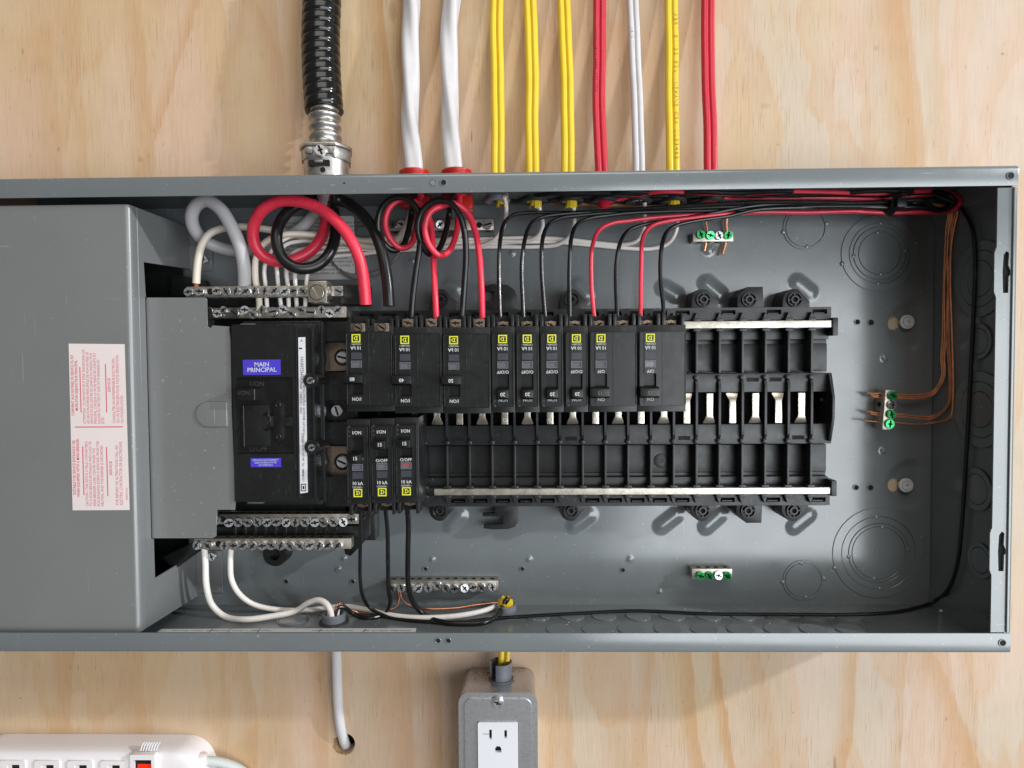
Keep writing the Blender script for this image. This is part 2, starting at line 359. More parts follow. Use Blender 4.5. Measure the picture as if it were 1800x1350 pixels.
def mesh(name, g, mat, bev=0.0, seg=2, ang=35, smooth=True):
    me = bpy.data.meshes.new(name); me.from_pydata([(x * MM, y * MM, z * MM) for x, y, z in g.v], [], g.f)
    bm = bmesh.new(); bm.from_mesh(me); bmesh.ops.recalc_face_normals(bm, faces=bm.faces)
    if bev:
        es = [e for e in bm.edges if len(e.link_faces) == 2 and e.calc_face_angle(0) > math.radians(30)]
        bmesh.ops.bevel(bm, geom=es, offset=bev * MM, segments=seg, profile=0.6, affect='EDGES', clamp_overlap=True)
    bm.to_mesh(me); bm.free()
    if smooth:
        me.shade_smooth(); me.set_sharp_from_angle(angle=math.radians(ang))
    me.materials.append(MAT[mat]); return me
def put(name, me, parent=None, loc=(0, 0, 0), rot=(0, 0, 0)):
    o = bpy.data.objects.new(name, me); COL.objects.link(o); o.location = [a * MM for a in loc]; o.rotation_euler = rot
    if parent: o.parent = parent
    return o
ORG = {}
def root_of(o):
    while o.parent: o = o.parent
    return o
def obj(name, g, mat, parent=None, bev=0.0, seg=2, ang=35, smooth=True):
    """geometry is given in world mm; a part is stored relative to its thing's base"""
    if parent:
        c = ORG.get(root_of(parent).name, (0, 0, 0)); g.v = [(x - c[0], y - c[1], z - c[2]) for x, y, z in g.v]
    return put(name, mesh(name, g, mat, bev, seg, ang, smooth), parent)
def tag(o, label, cat, group=None):
    o['label'] = label; o['category'] = cat
    if group: o['group'] = group
    return o
def thing(name, label, cat, loc=(0, 0, 0), group=None, rot=(0, 0, 0)):
    o = bpy.data.objects.new(name, None); COL.objects.link(o); o.location = [a * MM for a in loc]; o.rotation_euler = rot
    o.empty_display_size = 0.01; ORG[o.name] = tuple(loc); return tag(o, label, cat, group)
def text_g(body, size, ang=0.0, align='CENTER', sx=1.0, bold=0.0, space=1.0, line=1.0):
    """lettering lying in the x-z plane, facing the camera, around the origin"""
    cu = bpy.data.curves.new('tmp', 'FONT'); cu.body = body; cu.size = size; cu.align_x = align; cu.align_y = 'CENTER'; cu.resolution_u = 2
    cu.offset = bold; cu.space_character = space; cu.space_line = line
    o = bpy.data.objects.new('tmp', cu); me = bpy.data.meshes.new_from_object(o); g = G(); ca, sa = math.cos(ang), math.sin(ang)
    vs = []
    for q in me.vertices:
        x, z = q.co.x * sx, q.co.y; vs.append((x * ca - z * sa, 0, x * sa + z * ca))
    g.add(vs, [tuple(p.vertices) for p in me.polygons])
    bpy.data.objects.remove(o); bpy.data.curves.remove(cu); bpy.data.meshes.remove(me)
    return g
def moved(g, d): g.v = [(x + d[0], y + d[1], z + d[2]) for x, y, z in g.v]; return g
def text(name, body, at, size, mat, parent, ang=0.0, **k):
    return obj(name, moved(text_g(body, size, ang, **k), at), mat, parent, smooth=False)
_cache = {}
def cached(key, fn):
    if key not in _cache: _cache[key] = fn()
    return _cache[key]

# screws ------------------------------------------------------------
def screw_mesh(r, kind, mat, h=2.6):
    def mk():
        g = G(); t = r * 0.19
        if kind == 'slot': hole = [(-r * 0.86, -t), (r * 0.86, -t), (r * 0.86, t), (-r * 0.86, t)]
        elif kind == 'square': hole = [(-r * .3, -r * .3), (r * .3, -r * .3), (r * .3, r * .3), (-r * .3, r * .3)]
        else:
            a, b = r * 0.84, r * 0.46
            hole = [(-a, -t), (-t, -t), (-t, -b), (t, -b), (t, -t), (a, -t), (a, t), (t, t), (t, b), (-t, b), (-t, t), (-a, t)]
        g.curve2d([circ(0, 0, r * 0.97, 20), hole], -h, 1.3)
        g.lathe([(r * .9, -h + 1.25), (r, -h + 1.2), (r, -0.5), (r * 0.75, 0.0), (r * 0.6, 2.5), (0, 2.5)], (0, 0, 0), 'y', 20, 0, False)
        me = mesh('screw', g, mat, 0.22, 1, 40); me.materials.append(MAT['gap_shade_black'])
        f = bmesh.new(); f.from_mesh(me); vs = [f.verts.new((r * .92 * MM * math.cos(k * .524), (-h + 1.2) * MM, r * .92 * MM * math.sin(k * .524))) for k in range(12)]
        f.faces.new(vs).material_index = 1; f.to_mesh(me); f.free()  # black disc under the slot paints its shade
        return me
    return cached(('screw', r, kind, mat, h), mk)
def screw(parent, p, r=3.6, kind='combo', mat='zinc', tilt=0.10, h=2.6, name='screw'):
    c = ORG.get(root_of(parent).name, (0, 0, 0))
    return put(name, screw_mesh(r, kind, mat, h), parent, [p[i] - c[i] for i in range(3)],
               (random.uniform(-tilt, tilt), random.uniform(-math.pi, math.pi), random.uniform(-tilt, tilt)))

# ================================================================== setting: plywood wall
WALL = 97.6
g = G()
hole = W(606, 1307, WALL)
g.curve2d([[(-900, -520), (900, -520), (900, 520), (-900, 520)], circ(hole.x, hole.z, 9.6, 28)], WALL, 15)
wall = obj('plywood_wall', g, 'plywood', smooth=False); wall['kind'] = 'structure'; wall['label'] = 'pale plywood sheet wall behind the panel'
g = G().lathe([(0, 16.5), (14, 16.5), (14, 17.5), (0, 17.5)], (hole.x, WALL, hole.z)); obj('hole_shade_disc', g, 'gap_shade_black', wall)  # black disc paints the dark inside the drilled hole
g = G()                                       # torn fibres round the drilled hole
for i in range(60):
    a = random.uniform(2.6, 5.6); r = 9.7 + random.uniform(-0.6, 0.5); l = random.uniform(1, 3.2)
    p = Vector((hole.x + r * math.cos(a), WALL - random.uniform(0, .8), hole.z + r * math.sin(a)))
    q = p + Vector((-math.cos(a) * l * 0.6 + random.uniform(-1, 1), random.uniform(-1, .5), -math.sin(a) * l * 0.6 - random.uniform(0, 1.5)))
    g.tube([p, (p + q) / 2 + Vector((.2, -.2, .2)), q], [0.5, 0.4, 0.1], 5)
o = obj('wood_splinters', g, 'chip_wood', wall); o['kind'] = 'stuff'

# ================================================================== panel enclosure
BOXR, TOPZ, BOTZ, LEFT, BACK = 380.0, 181.0, -181.0, -470.0, 94.0
enc = thing('panel_enclosure', 'long grey steel electrical panel box mounted on the plywood', 'electrical panel', (0, 97, BOTZ))
def arc(cy, cz, r, a0, a1, n=5): return [(cy + r * math.cos(math.radians(a0 + (a1 - a0) * i / n)), cz + r * math.sin(math.radians(a0 + (a1 - a0) * i / n))) for i in range(n + 1)]
obj('top_wall', G().ribbon([(96.5, TOPZ)] + [(3.2 + -3.2 * math.sin(math.radians(t)), TOPZ - 3.2 + 3.2 * math.cos(math.radians(t))) for t in range(0, 91, 15)] + [(0, TOPZ - 15.2)], LEFT, BOXR, -1.4), 'grey_enamel', enc, 0.5, 2)
obj('bottom_wall', G().ribbon([(96.5, BOTZ)] + [(2.4 - 2.4 * math.sin(math.radians(t)), BOTZ + 2.4 - 2.4 * math.cos(math.radians(t))) for t in range(0, 91, 15)] + [(0, BOTZ + 15.2)], LEFT, BOXR, 1.4), 'grey_enamel', enc, 0.5, 2)
obj('left_wall', G().box(LEFT, LEFT + 1.4, 2, 96, BOTZ + .7, TOPZ - .7), 'grey_enamel', enc)
RX = BOXR - 0.6
obj('right_wall', G().ribbon([(RX, 96.5)] + [(RX - 2.6 + 2.6 * math.cos(math.radians(t)), 3.2 - 2.6 * math.sin(math.radians(t))) for t in range(0, 91, 15)] + [(RX - 3.2, 0.6)], BOTZ + 15.8, TOPZ - 16.3, -1.4, 'z'), 'grey_enamel', enc, 0.3, 1)
obj('corner_web', G().box(RX - 1.55, RX - .3, 4, 96, TOPZ - 17.3, TOPZ - .9), 'grey_enamel', enc)
obj('corner_web', G().box(RX - 1.55, RX - .3, 4, 96, BOTZ + .9, BOTZ + 16.8), 'grey_enamel', enc)
lx0, lx1 = RX - 14.0, RX - 3.0
def hook(v0, v1):
    a, b = W(1765, v0, 0.6).z, W(1765, v1, 0.6).z; xm = lx0 + 5.0
    return [(xm, b), (xm + 3.8, b), (xm + 4.0, b + 12), (xm + 5.2, (a + b) / 2 - 2), (xm + 5.2, (a + b) / 2 + 1), (xm + 3.6, (a + b) / 2 + 5), (xm + 4.0, a - 1.5), (xm + 2, a), (xm, a - 3), (xm - .6, (a + b) / 2)], (a, b)
h1, r1 = hook(441, 515); h2, r2 = hook(934, 1004)
out = [(lx0, TOPZ - 16.6), (lx1, TOPZ - 16.6), (lx1, BOTZ + 15.8), (lx0, BOTZ + 15.8)]
for a, b in (r2, r1): out += [(lx0, b - 3), (lx0 - 1.5, b + 1), (lx0 - 1.5, a - 1), (lx0, a + 3)]
obj('flange', G().curve2d([out, h1, h2], 0.6, 1.4), 'grey_enamel', enc, 0.25, 1)
g = G().curve2d([h1], 2.4, 0.4); obj('slot_shade_plate', g, 'gap_shade_black', enc); obj('slot_shade_plate', G().curve2d([h2], 2.4, 0.4), 'gap_shade_black', enc)  # dark plates behind the hook slots, shadow put into their colour

def cap_pts(u0, v0, u1, v1):
    a, b = W(u0, v0, BACK - 3), W(u1, v1, BACK - 3); return (a.x, a.z, b.x, b.z)
CAPS = [cap_pts(*c) for c in ((1016, 500, 1030, 518), (1168, 506, 1190, 519), (1243, 498, 1267, 518), (1404, 496, 1426, 514), (800, 506, 790, 500),
                              (792, 926, 808, 907), (1010, 925, 1036, 906), (1164, 926, 1190, 906), (1243, 927, 1267, 906), (1398, 927, 1424, 906), (470, 985, 500, 968))]
PIPS = [(W(u, v, BACK).x, W(u, v, BACK).z, r) for u, v, r in ((900, 445, 1.9), (725, 458, 1.9), (1555, 630, 2.3), (1553, 792, 2.3), (595, 1000, 1.8), (605, 981, 1.8), (760, 983, 1.8), (930, 983, 1.8), (1107, 983, 1.8), (1246, 440, 3.4), (1160, 1040, 1.6))]
KEY = [W(1573, 568, BACK), W(1573, 853, BACK)]; SCR = [W(1594, 566, BACK), W(1592, 853, BACK)]
DISH = [W(1606, 572, BACK), W(1604, 852, BACK)]
def sstep(e0, e1, x):
    t = min(1, max(0, (x - e0) / (e1 - e0))); return t * t * (3 - 2 * t)
def relief(x, z):
    h = 0.12 * math.sin(x * 0.021 + 1) * math.sin(z * 0.027)
    for a, b, c, d in CAPS:
        if abs(x - (a + c) / 2) > 24 or abs(z - (b + d) / 2) > 24: continue
        px, pz, dx, dz = x - a, z - b, c - a, d - b; t = min(1, max(0, (px * dx + pz * dz) / (dx * dx + dz * dz)))
        dd = math.hypot(px - t * dx, pz - t * dz) / 6.6
        if dd < 1.25: h += 2.0 * max(0.0, 1 - dd * dd) if dd < .8 else 2.0 * .36 * (1 - sstep(.8, 1.25, dd))
    for a, b, r in PIPS:
        d = math.hypot(x - a, z - b)
        if d < r * 2: h += 1.5 * (1 - sstep(r * 0.4, r * 1.5, d))
    for c in DISH:
        d = math.hypot(x - c.x, z - c.z)
        if d < 30: h -= 2.6 * (1 - sstep(15, 25, d)) * (1 - sstep(362, 376, x))
    return h
xs = [-420 + 1.35 * i for i in range(int(798.5 / 1.35) + 1)] + [378.6]; zs = [-179.6 + 1.35 * i for i in range(int(359 / 1.35) + 1)] + [179.6]
NX, NZ = len(xs), len(zs); g = G(); HO = [(k.x, k.z, 6.0) for k in KEY] + [(s_.x - 2.5, s_.z, 3.4) for s_ in SCR]
for z in zs:
    for x in xs:
        X_, Z_ = x, z
        for a, b, r in HO:
            d = math.hypot(x - a, z - b)
            if abs(d - r) < 0.75 and d > 0: X_, Z_ = a + (x - a) * r / d, b + (z - b) * r / d
        g.v.append((X_, BACK - relief(X_, Z_) if -300 < x else BACK, Z_))
for j in range(NZ - 1):
    for i in range(NX - 1):
        cx, cz = (xs[i] + xs[i + 1]) / 2, (zs[j] + zs[j + 1]) / 2
        if any(math.hypot(cx - a, cz - b) < r for a, b, r in HO): continue
        k = j * NX + i; g.f.append((k, k + 1, k + NX + 1, k + NX))
obj('back_panel', g, 'grey_enamel', enc, ang=60)

def ring(name, c, ri, ro, h, axis, sgn, mat, parent, n=48, ch=0.2):
    H = sgn * h
    if ri <= 0: prof = [(ro, 0), (ro, H - sgn * ch), (ro - ch, H), (0, H)]; caps = False
    else: prof = [(ri, 0), (ri, H - sgn * ch), (ri + ch, H), (ro - ch, H), (ro, H - sgn * ch), (ro, 0)]; caps = False
    return obj(name, G().lathe(prof, c, axis, n, 0, caps), mat, parent, ang=25)
def knockout(c, radii, axis='y', sgn=-1, h=0.5, tabs=True, gap=0.5):
    k = ring('knockout', c, 0, radii[0], h, axis, sgn, 'grey_enamel', enc); prev = radii[0]
    for i, r in enumerate(radii[1:]):
        ring('knockout_ring', c, prev + gap, r, h * (0.75 if i % 2 else 1.15), axis, sgn, 'grey_enamel', k); prev = r
    if tabs:
        for i, r in enumerate(radii):
            a = math.radians(-90 if i % 2 == 0 else 12) + random.uniform(-.15, .15)
            for aa in (a, a + math.pi):
                t = (c[0] + r * math.cos(aa), c[1] + sgn * h * 0.9, c[2] + r * math.sin(aa)) if axis == 'y' else (c[0] + sgn * h * .9, c[1] + r * math.cos(aa), c[2] + r * math.sin(aa)) if axis == 'x' else (c[0] + r * math.cos(aa), c[1] + r * math.sin(aa), c[2] + sgn * h * .9)
                obj('tab', G().lathe([(2.0, 0), (1.6, sgn * 0.3), (0.8, sgn * 0.5), (0, sgn * 0.55)], t, axis, 10), 'grey_enamel', k, ang=80)
S94 = SCL(BACK)
for (u, v, rad) in ((1415, 400, (33, 38)), (1546, 445, (36, 45, 52, 66)), (1544, 972, (46, 52, 64, 80)), (1412, 1020, (31, 36))):
    p = W(u, v, BACK - .2); knockout((p.x, p.y, p.z), [r / S94 for r in rad])
for i, u in enumerate((945, 1005, 1062, 1122, 1182, 1245, 1305, 1367, 1430, 1490)):
    p = WZ(u, 1083, BOTZ + 1.4); knockout((p.x, p.y, BOTZ + 1.4), [10.5], 'z', 1, 0.7, False)
for i, u in enumerate((985, 1047, 1110, 1174, 1238, 1302, 1367, 1430, 1494)):
    p = WZ(u, 1107, BOTZ + 1.4); knockout((p.x, p.y, BOTZ + 1.4), [11.0], 'z', 1, 0.7, False)
p = WZ(515, 1089, BOTZ + 1.4); knockout((p.x, p.y, BOTZ + 1.4), [11.5, 13.2], 'z', 1, 0.7, False)
for u, v, rad in ((1722, 490, (14, 22, 30)), (1720, 600, (10, 14)), (1722, 720, (14, 22, 30)), (1716, 860, (12, 17)), (1722, 985, (10, 14))):
    p = WX(u, v, BOXR - 2.0); knockout((BOXR - 2.0, p.y, p.z), rad[:-1] if p.y + rad[-1] > 93 else rad, 'x', -1, 0.16, False)
# drilled and tapped holes, the dark inside painted as a disc, with a rolled rim
def small_hole(u, v, y, r, rim=True, fill='gap_shade_black'):
    p = W(u, v, y); h = obj('screw_hole', G().lathe([(r, 0.0), (r, -0.12), (0, -0.12)], p, 'y', 20, 0, False), fill, enc)
    if rim: ring('rim', (p.x, p.y, p.z), r, r * 1.35, 0.5, 'y', -1, 'grey_enamel', h, 20, 0.15)
for u, v, r in ((762, 321, 1.9), (779.5, 321, 1.9), (1776, 309, 2.2), (1762, 1130, 2.2), (770, 1126, 1.7), (788, 1126, 1.7)):
    small_hole(u, v, -0.05, r, True, 'grey_plastic' if u == 762 else 'gap_shade_black')
small_hole(605, 322, -0.05, 0.7, False)
for u, v, r in ((1507, 566, 2.1), (1531, 567, 2.4), (1505, 857, 2.1), (1530, 857, 2.4), (503, 1022, 1.7), (620, 1022, 1.7), (595, 1001, 1.7), (748, 1000, 1.7), (918, 1000, 1.7), (1095, 1002, 1.7)):
    small_hole(u, v, BACK - 0.3, r, True)
# hanging screws with washers through the keyholes
for s_, w_ in zip(SCR, ('upper', 'lower')):
    t = thing('mounting_screw', f'{w_} wide head screw in a round hole at the right of the panel', 'screw', (s_.x, BACK - 0.5, s_.z), 'screws holding the panel to the plywood')
    obj('head', G().lathe([(6.3, 0), (6.3, -1.5), (5.8, -2.1), (4.3, -2.2), (4.0, -1.4), (0, -1.4)], (s_.x, BACK + 0.6, s_.z), 'y', 28, 0, False), 'silver_sticker', t)
    obj('washer_face', G().curve2d([circ(s_.x, s_.z, 3.9, 24), [(s_.x + a * 1.4, s_.z + b * 1.4) for a, b in ((-1, -.7), (.7, -1), (1, .7), (-.7, 1))]], BACK - 2.1, 1.2), 'silver_sticker', t, 0.2, 1)
    obj('shank', G().lathe([(2.4, 0.2), (2.4, 8), (0, 8)], (s_.x, BACK, s_.z), 'y', 14, 0, False), 'zinc', t)
# printed strip along the bottom wall and maker's sheet on the back
q = [WZ(276, 1111.5, BOTZ + 1.5), WZ(730, 1111.5, BOTZ + 1.5), WZ(732, 1104.5, BOTZ + 1.5), WZ(284, 1106, BOTZ + 1.5)]
st = obj('paper_strip', G().add([(p.x, p.y, BOTZ + 1.55) for p in q] + [(p.x, p.y, BOTZ + 1.75) for p in q], [(3, 2, 1, 0), (4, 5, 6, 7), (0, 1, 5, 4), (1, 2, 6, 5), (2, 3, 7, 6), (3, 0, 4, 7)]), 'paper', enc, smooth=False)
def floor_text(body, u, v, size, sx=1.0):
    g = text_g(body, size, 0, sx=sx); p = WZ(u, v, BOTZ + 1.8); g.v = [(x + p.x, p.y - (-z), BOTZ + 1.85) for x, _, z in g.v]; return obj('print', g, 'ink_black', st, smooth=False)
floor_text('ENCLOSURE - COFFRET', 330, 1108.5, 2.4); floor_text('AMPERES MAX   120/240 V~   NEMA TYPE 1', 420, 1108.5, 3.2, 0.9); floor_text('COPPER / ALUMINUM  CU-AL', 585, 1108.5, 2.6); floor_text('CSA   LL-110213   WIRE RANGE', 680, 1108.5, 3.2, 0.9)
for u in (368, 400, 452, 560, 638):
    a, b = WZ(u, 1111, BOTZ + 1.8), WZ(u + 6, 1105.5, BOTZ + 1.8); obj('rule', G().add([(a.x - .3, a.y, BOTZ + 1.85), (a.x + .3, a.y, BOTZ + 1.85), (b.x + .3, b.y, BOTZ + 1.85), (b.x - .3, b.y, BOTZ + 1.85)], [(0, 1, 2, 3)]), 'ink_black', st, smooth=False)
a, b = W(497, 381, BACK - .6), W(624, 491, BACK - .6)
ins = obj('instruction_sheet', G().prism(rrect(a.x, b.x, b.z, a.z, 2.5), BACK - .75, BACK - .45), 'paper', enc, smooth=False)
LEFTT = 'This equipment is designed\nand tested by the maker to\nperformance levels which\nexceed those required by\nLaboratories standards (UL,\nCSA). Use of other products\nin this unit may adversely\naffect the safety and\nreliability of the product.\n \nUse only breakers listed\nfor this load centre. Other\ndevices may impair safety\nand product reliability'
RIGHTT = "Cet appareil est concu et verifie\npour des niveaux de rendement\nsuperieurs aux normes de\nlaboratoire (UL, CSA).\nL'emploi de tout autre\nproduit avec ce materiel\npourrait nuire a la\nsecurite.\n \nou au produit. Des\nessais electriques avec des\nparties de ce produit. Cela\nla securite et la\nfiabilite du materiel."
text('print', LEFTT, (a.x + 2, BACK - .85, (a.z + b.z) / 2), 3.4, 'ink_black', ins, align='LEFT', line=1.02)
text('print', RIGHTT, (a.x + 33, BACK - .85, (a.z + b.z) / 2), 3.2, 'ink_black', ins, align='LEFT', line=1.08)

# ================================================================== grey barrier over the service lugs
YF = 6.0
e0, e1 = W(224, 362, YF + 2), W(254, 1110, YF + 2); xe = (e0.x + e1.x) / 2
zt, zb = W(120, 360, YF).z, W(120, 1112.5, YF).z
bar = thing('service_barrier', 'grey bent steel cover closing the left end of the panel', 'cover', (xe - 80, BACK, zb))
pth = [(LEFT, YF)] + [(xe - 4 + 4 * math.sin(math.radians(t)), YF + 4 - 4 * math.cos(math.radians(t))) for t in range(0, 91, 15)] + [(xe, YF + 10)]
obj('front_panel', G().ribbon(pth, zb, zt, -1.3, 'z'), 'grey_barrier', bar, 0.3, 1)
def yz(u, v):
    p = WX(u, v, xe); return (min(p.y, BACK - .3), p.z)
YS = 26.0
zs1, zs2 = W(300, 523, YS).z, W(300, 946, YS).z
po = [(YF + 10, zt), yz(336, 401), yz(336, 474), yz(253, 461), yz(257, 526), (YS + 1.6, zs1 + .5), (YS - 1.6, zs1), (YS - 1.6, zs2), (YS + 1.6, zs2 - .5), yz(271, 949), yz(273, 1016), yz(356, 966), yz(356, 1042), (YF + 10, zb)]
obj('side_wall', G().prism(po, xe - 1.3, xe, 'x'), 'grey_barrier', bar, 0.3, 1)
def wl(pts, y): return [(W(u, v, y).x, W(u, v, y).z) for u, v in pts]
shelf = wl([(275, 523), (360, 523), (363, 527), (364, 574), (370, 577), (374, 572), (402, 574), (405, 600), (407, 720), (414, 880), (412, 897), (405, 896), (381, 896), (379, 943), (374, 946), (288, 946)], YS)
zA, zB = shelf[0][1], shelf[-1][1]
shelf = [(xe - 0.5, zA)] + shelf[1:-1] + [(xe - 0.5, zB)]
obj('shelf', G().curve2d([shelf], YS, 1.4), 'grey_barrier', bar, 0.3, 1)
a, b = W(345, 704, YS), W(403, 752, YS)
zm = (a.z + b.z) / 2; bp = [(b.x - 1, zm - 10)] + [(b.x - 1, zm + 10)] + [(a.x + 10 + 10 * math.cos(math.radians(t)), zm + 10 * math.sin(math.radians(t))) for t in range(90, 271, 15)]
obj('stiffening_boss', G().prism(bp, YS - 1.5, YS + .3), 'grey_barrier', bar, .8, 3)
for (u0, u1, v0, v1, su, sv) in ((337, 374, 432, 476, 360, 457), (357, 392, 968, 1042, 375, 977)):
    a, b = W(u0, v0, BACK - 1.2), W(u1, v1, BACK - 1.2)
    obj('foot', G().prism([(xe, a.z), (b.x, a.z), (b.x, b.z), (xe, b.z)], BACK - 1.4, BACK - .3), 'grey_barrier', bar, 0.2, 1)
    p = W(su, sv, BACK - 2); screw(bar, p, 3.6, 'combo', h=3.4)
# printed sticker
c4 = [W(128, 897, YF), W(228, 896.5, YF), W(219, 605, YF), W(121, 604, YF)]
sk = obj('warning_label', G().add([(p.x, YF - .03, p.z) for p in c4] + [(p.x, YF - .25, p.z) for p in c4], [(3, 2, 1, 0), (4, 5, 6, 7), (0, 1, 5, 4), (1, 2, 6, 5), (2, 3, 7, 6), (3, 0, 4, 7)]), 'white_sticker', bar, smooth=False)
sk['label'] = 'white label with small red print turned sideways'
def side_text(body, u, v, size, bold=0.0, align='CENTER', sx=1.0, mat='ink_red'):
    p = W(u, v, YF - .3); text('print', body, (p.x, YF - .32, p.z), size, mat, sk, math.pi / 2 - 0.012, align=align, bold=bold, sx=sx, line=1.0)
side_text('SUITABLE FOR SERVICE ENTRANCE USE\nWHEN EQUIPPED WITH A MAIN BREAKER.', 134, 822, 3.05, 0.05, sx=0.78)
side_text('CAUTION - THIS DEVICE IS FIELD CONVERTIBLE\nTO A NON SERVICE ENTRANCE MAIN LUGS OR\nMAIN BREAKER LOAD CENTER WHEN THE\nBOX BONDING SCREW IS REMOVED FROM THE\nNEUTRAL, AND THIS BARRIER IS DISCARDED.', 167, 890, 3.0, 0, 'LEFT', 0.78)
side_text('SERVICE', 195, 823, 3.0, 0.04)
side_text('FOR REPAIRS OR ALTERATIONS CALL AN\nELECTRIC CONTRACTOR OR ELECTRICIAN.', 210, 888, 3.2, 0, 'LEFT', 0.78)
side_text('40254-016-01', 223, 868, 2.2, 0, sx=0.8)
side_text("CONVIENT AUX ENTREES DE SERVICE S'IL EST\nMUNI D'UN DISJONCTEUR PRINCIPAL.", 131, 677, 3.0, 0.05, sx=0.76)
side_text("ATTENTION : CE DISPOSITIF PEUT ETRE TRANSFORME SUR\nLES LIEUX EN BORNES PRINCIPALES DE NON-ENTREE DE\nSERVICE OU EN CENTRE DE CHARGE DU DISJONCTEUR\nPRINCIPAL, LORSQUE LA VIS DE MASSE DE LA BOITE EST\nENLEVEE DU NEUTRE ET QUE CETTE BARRIERE EST\nJETEE.", 165, 745, 2.85, 0, 'LEFT', 0.76)
side_text('SERVICE', 192, 677, 3.0, 0.04)
side_text('CONSULTER UN ENTREPRENEUR ELECTRICIEN\nOU UN ELECTRICIEN POUR TOUTE REPARATION\nOU MODIFICATION.', 208, 744, 3.1, 0, 'LEFT', 0.76)
for (u0, v0, u1, v1) in ((141, 645, 142, 725), (186, 640, 187, 725), (146, 785, 147, 870), (188, 786, 189, 872), (132, 750, 216, 751)):
    a, b = W(u0, v0, YF - .3), W(u1, v1, YF - .3); obj('rule', G().box(min(a.x, b.x) - .08, max(a.x, b.x) + .08, YF - .34, YF - .28, min(a.z, b.z) - .08, max(a.z, b.z) + .08), 'ink_red', sk, smooth=False)

# ================================================================== black plastic breaker base
P19 = 19.05
base = thing('breaker_base', 'black moulded base with rows of empty breaker slots', 'breaker base', (80, BACK, 0))
YR = 60.0
def Z(v, y=YR, u=1200): return W(u, v, y).z
BX0, BX1 = W(612, 700, YR).x, W(1463, 700, YR).x
X0 = W(1427.5, 720, 57).x                       # right-most rib
ribx = [X0 - P19 * k for k in range(21) if X0 - P19 * k > BX0 + 3]
def slab(name, v0, v1, y, mat='base_plastic', bev=0.5, x0=None, x1=None, d=BACK - 4):
    return obj(name, G().box(BX0 if x0 is None else x0, BX1 if x1 is None else x1, y, d, Z(v1, y), Z(v0, y)), mat, base, bev)
# outer rails: flange with slots
for sg, (f0, f1, r0, r1, s0, s1, p0, p1, m0, m1, sl) in ((1, (541, 563, 565, 578, 580, 598, 606, 655, 657, 690, 549)), (-1, (871, 890, 857, 869, 838, 855, 782, 830, 746, 781, 880))):
    x_, z0, z1 = None, Z(f1, YR), Z(f0, YR)
    holes = []
    ks = [k for k in range(0, 21)]
    for k in ks:
        xc = X0 - P19 * (k + 0.5) + P19 * 0.95
        if k % 1 == 0 and BX0 + 8 < xc < BX1 - 4:
            if any(abs(W(ue, 528, YR).x - xc) < 11 for ue in (773, 1005, 1234, 1316, 1396)): continue
            zc = Z(sl, YR); holes.append([(xc - 6, zc - 2.0), (xc + 6, zc - 2.0), (xc + 6, zc + 1.8), (xc - 6, zc + 1.8)])
    obj('flange_strip', G().curve2d([[(BX0, z0), (BX1, z0), (BX1, z1), (BX0, z1)]] + holes, YR + 3, 3), 'base_plastic', base, 0.3, 1)
    for h in holes:
        obj('slot_bar', G().box(h[0][0] + 1.5, h[1][0] - 1.5, YR + 4.5, YR + 7, h[0][1] + .1, h[0][1] + 1.4), 'base_plastic', base, 0.2, 1)
    slab('flange_bed', f0 + 1, f1 - 1, YR + 9, 'gap_shade_black', 0)
    zr0, zr1 = Z(r1, YR), Z(r0, YR)
    obj('mounting_rail', G().box(W(760 if sg < 0 else 1195, 570, YR).x, BX1 - 1, YR - 1.5, YR + 3.5, zr0, zr1), 'tin_bar', base, 0.7, 3)
    slab('rail_bed', r0 - 2, r1 + 2, YR + 4.5)
    slab('lower_strip', s0, s1, YR + 7)
    slab('groove', min(s1, p0) - 1 if sg > 0 else p1, p0 if sg > 0 else s0, YR + 11)
    slab('pocket_floor', p0, p1, YR + 10)
    slab('step_block', m0, m1, YR + 1)
    for k, x in enumerate(ribx):
        zp0, zp1 = Z(max(s1, p1), YR + 2), Z(min(s0, p0), YR + 2)
        if sg > 0: zp0, zp1 = Z(p1 + 1, YR), Z(s0 - 2, YR)
        else: zp0, zp1 = Z(s1 + 2, YR), Z(p0 - 1, YR)
        obj('rib', G().box(x - 0.9, x + 0.9, YR - 2, YR + 12, min(zp0, zp1), max(zp0, zp1)), 'base_plastic', base, 0.35, 2)
        for va in ((r0 - 5, r0 + .5), (r1 - .5, r1 + 5)):
            obj('rail_clip', G().box(x - 3.0, x + 3.0, YR - 2.6, YR + 5, Z(va[1], YR), Z(va[0], YR)), 'base_plastic', base, 0.4, 2)
        vt = f1 - 1 if sg > 0 else f0 + 1
        obj('gusset', G().prism([(x - 2.6, Z(vt + (2 if sg > 0 else -2), YR)), (x + 2.6, Z(vt + (2 if sg > 0 else -2), YR)), (x + .5, Z(vt - 12 * sg, YR)), (x - .5, Z(vt - 12 * sg, YR))], YR - 1.5, YR + 4), 'base_plastic', base, 0.3, 1)
    for k in range(21):
        xc = X0 - P19 * (k + 0.5)
        if xc < BX0 + 5: break
        if (k - (1 if sg > 0 else 0)) % 5 == 0 or k in (2,) and sg > 0:
            zc = Z(m0 + (11 if sg > 0 else 24), YR); obj('step_slot', G().box(xc - 5, xc + 5, YR + .85, YR + 3, zc - 1.8, zc + 1.6), 'gap_shade_black', base)
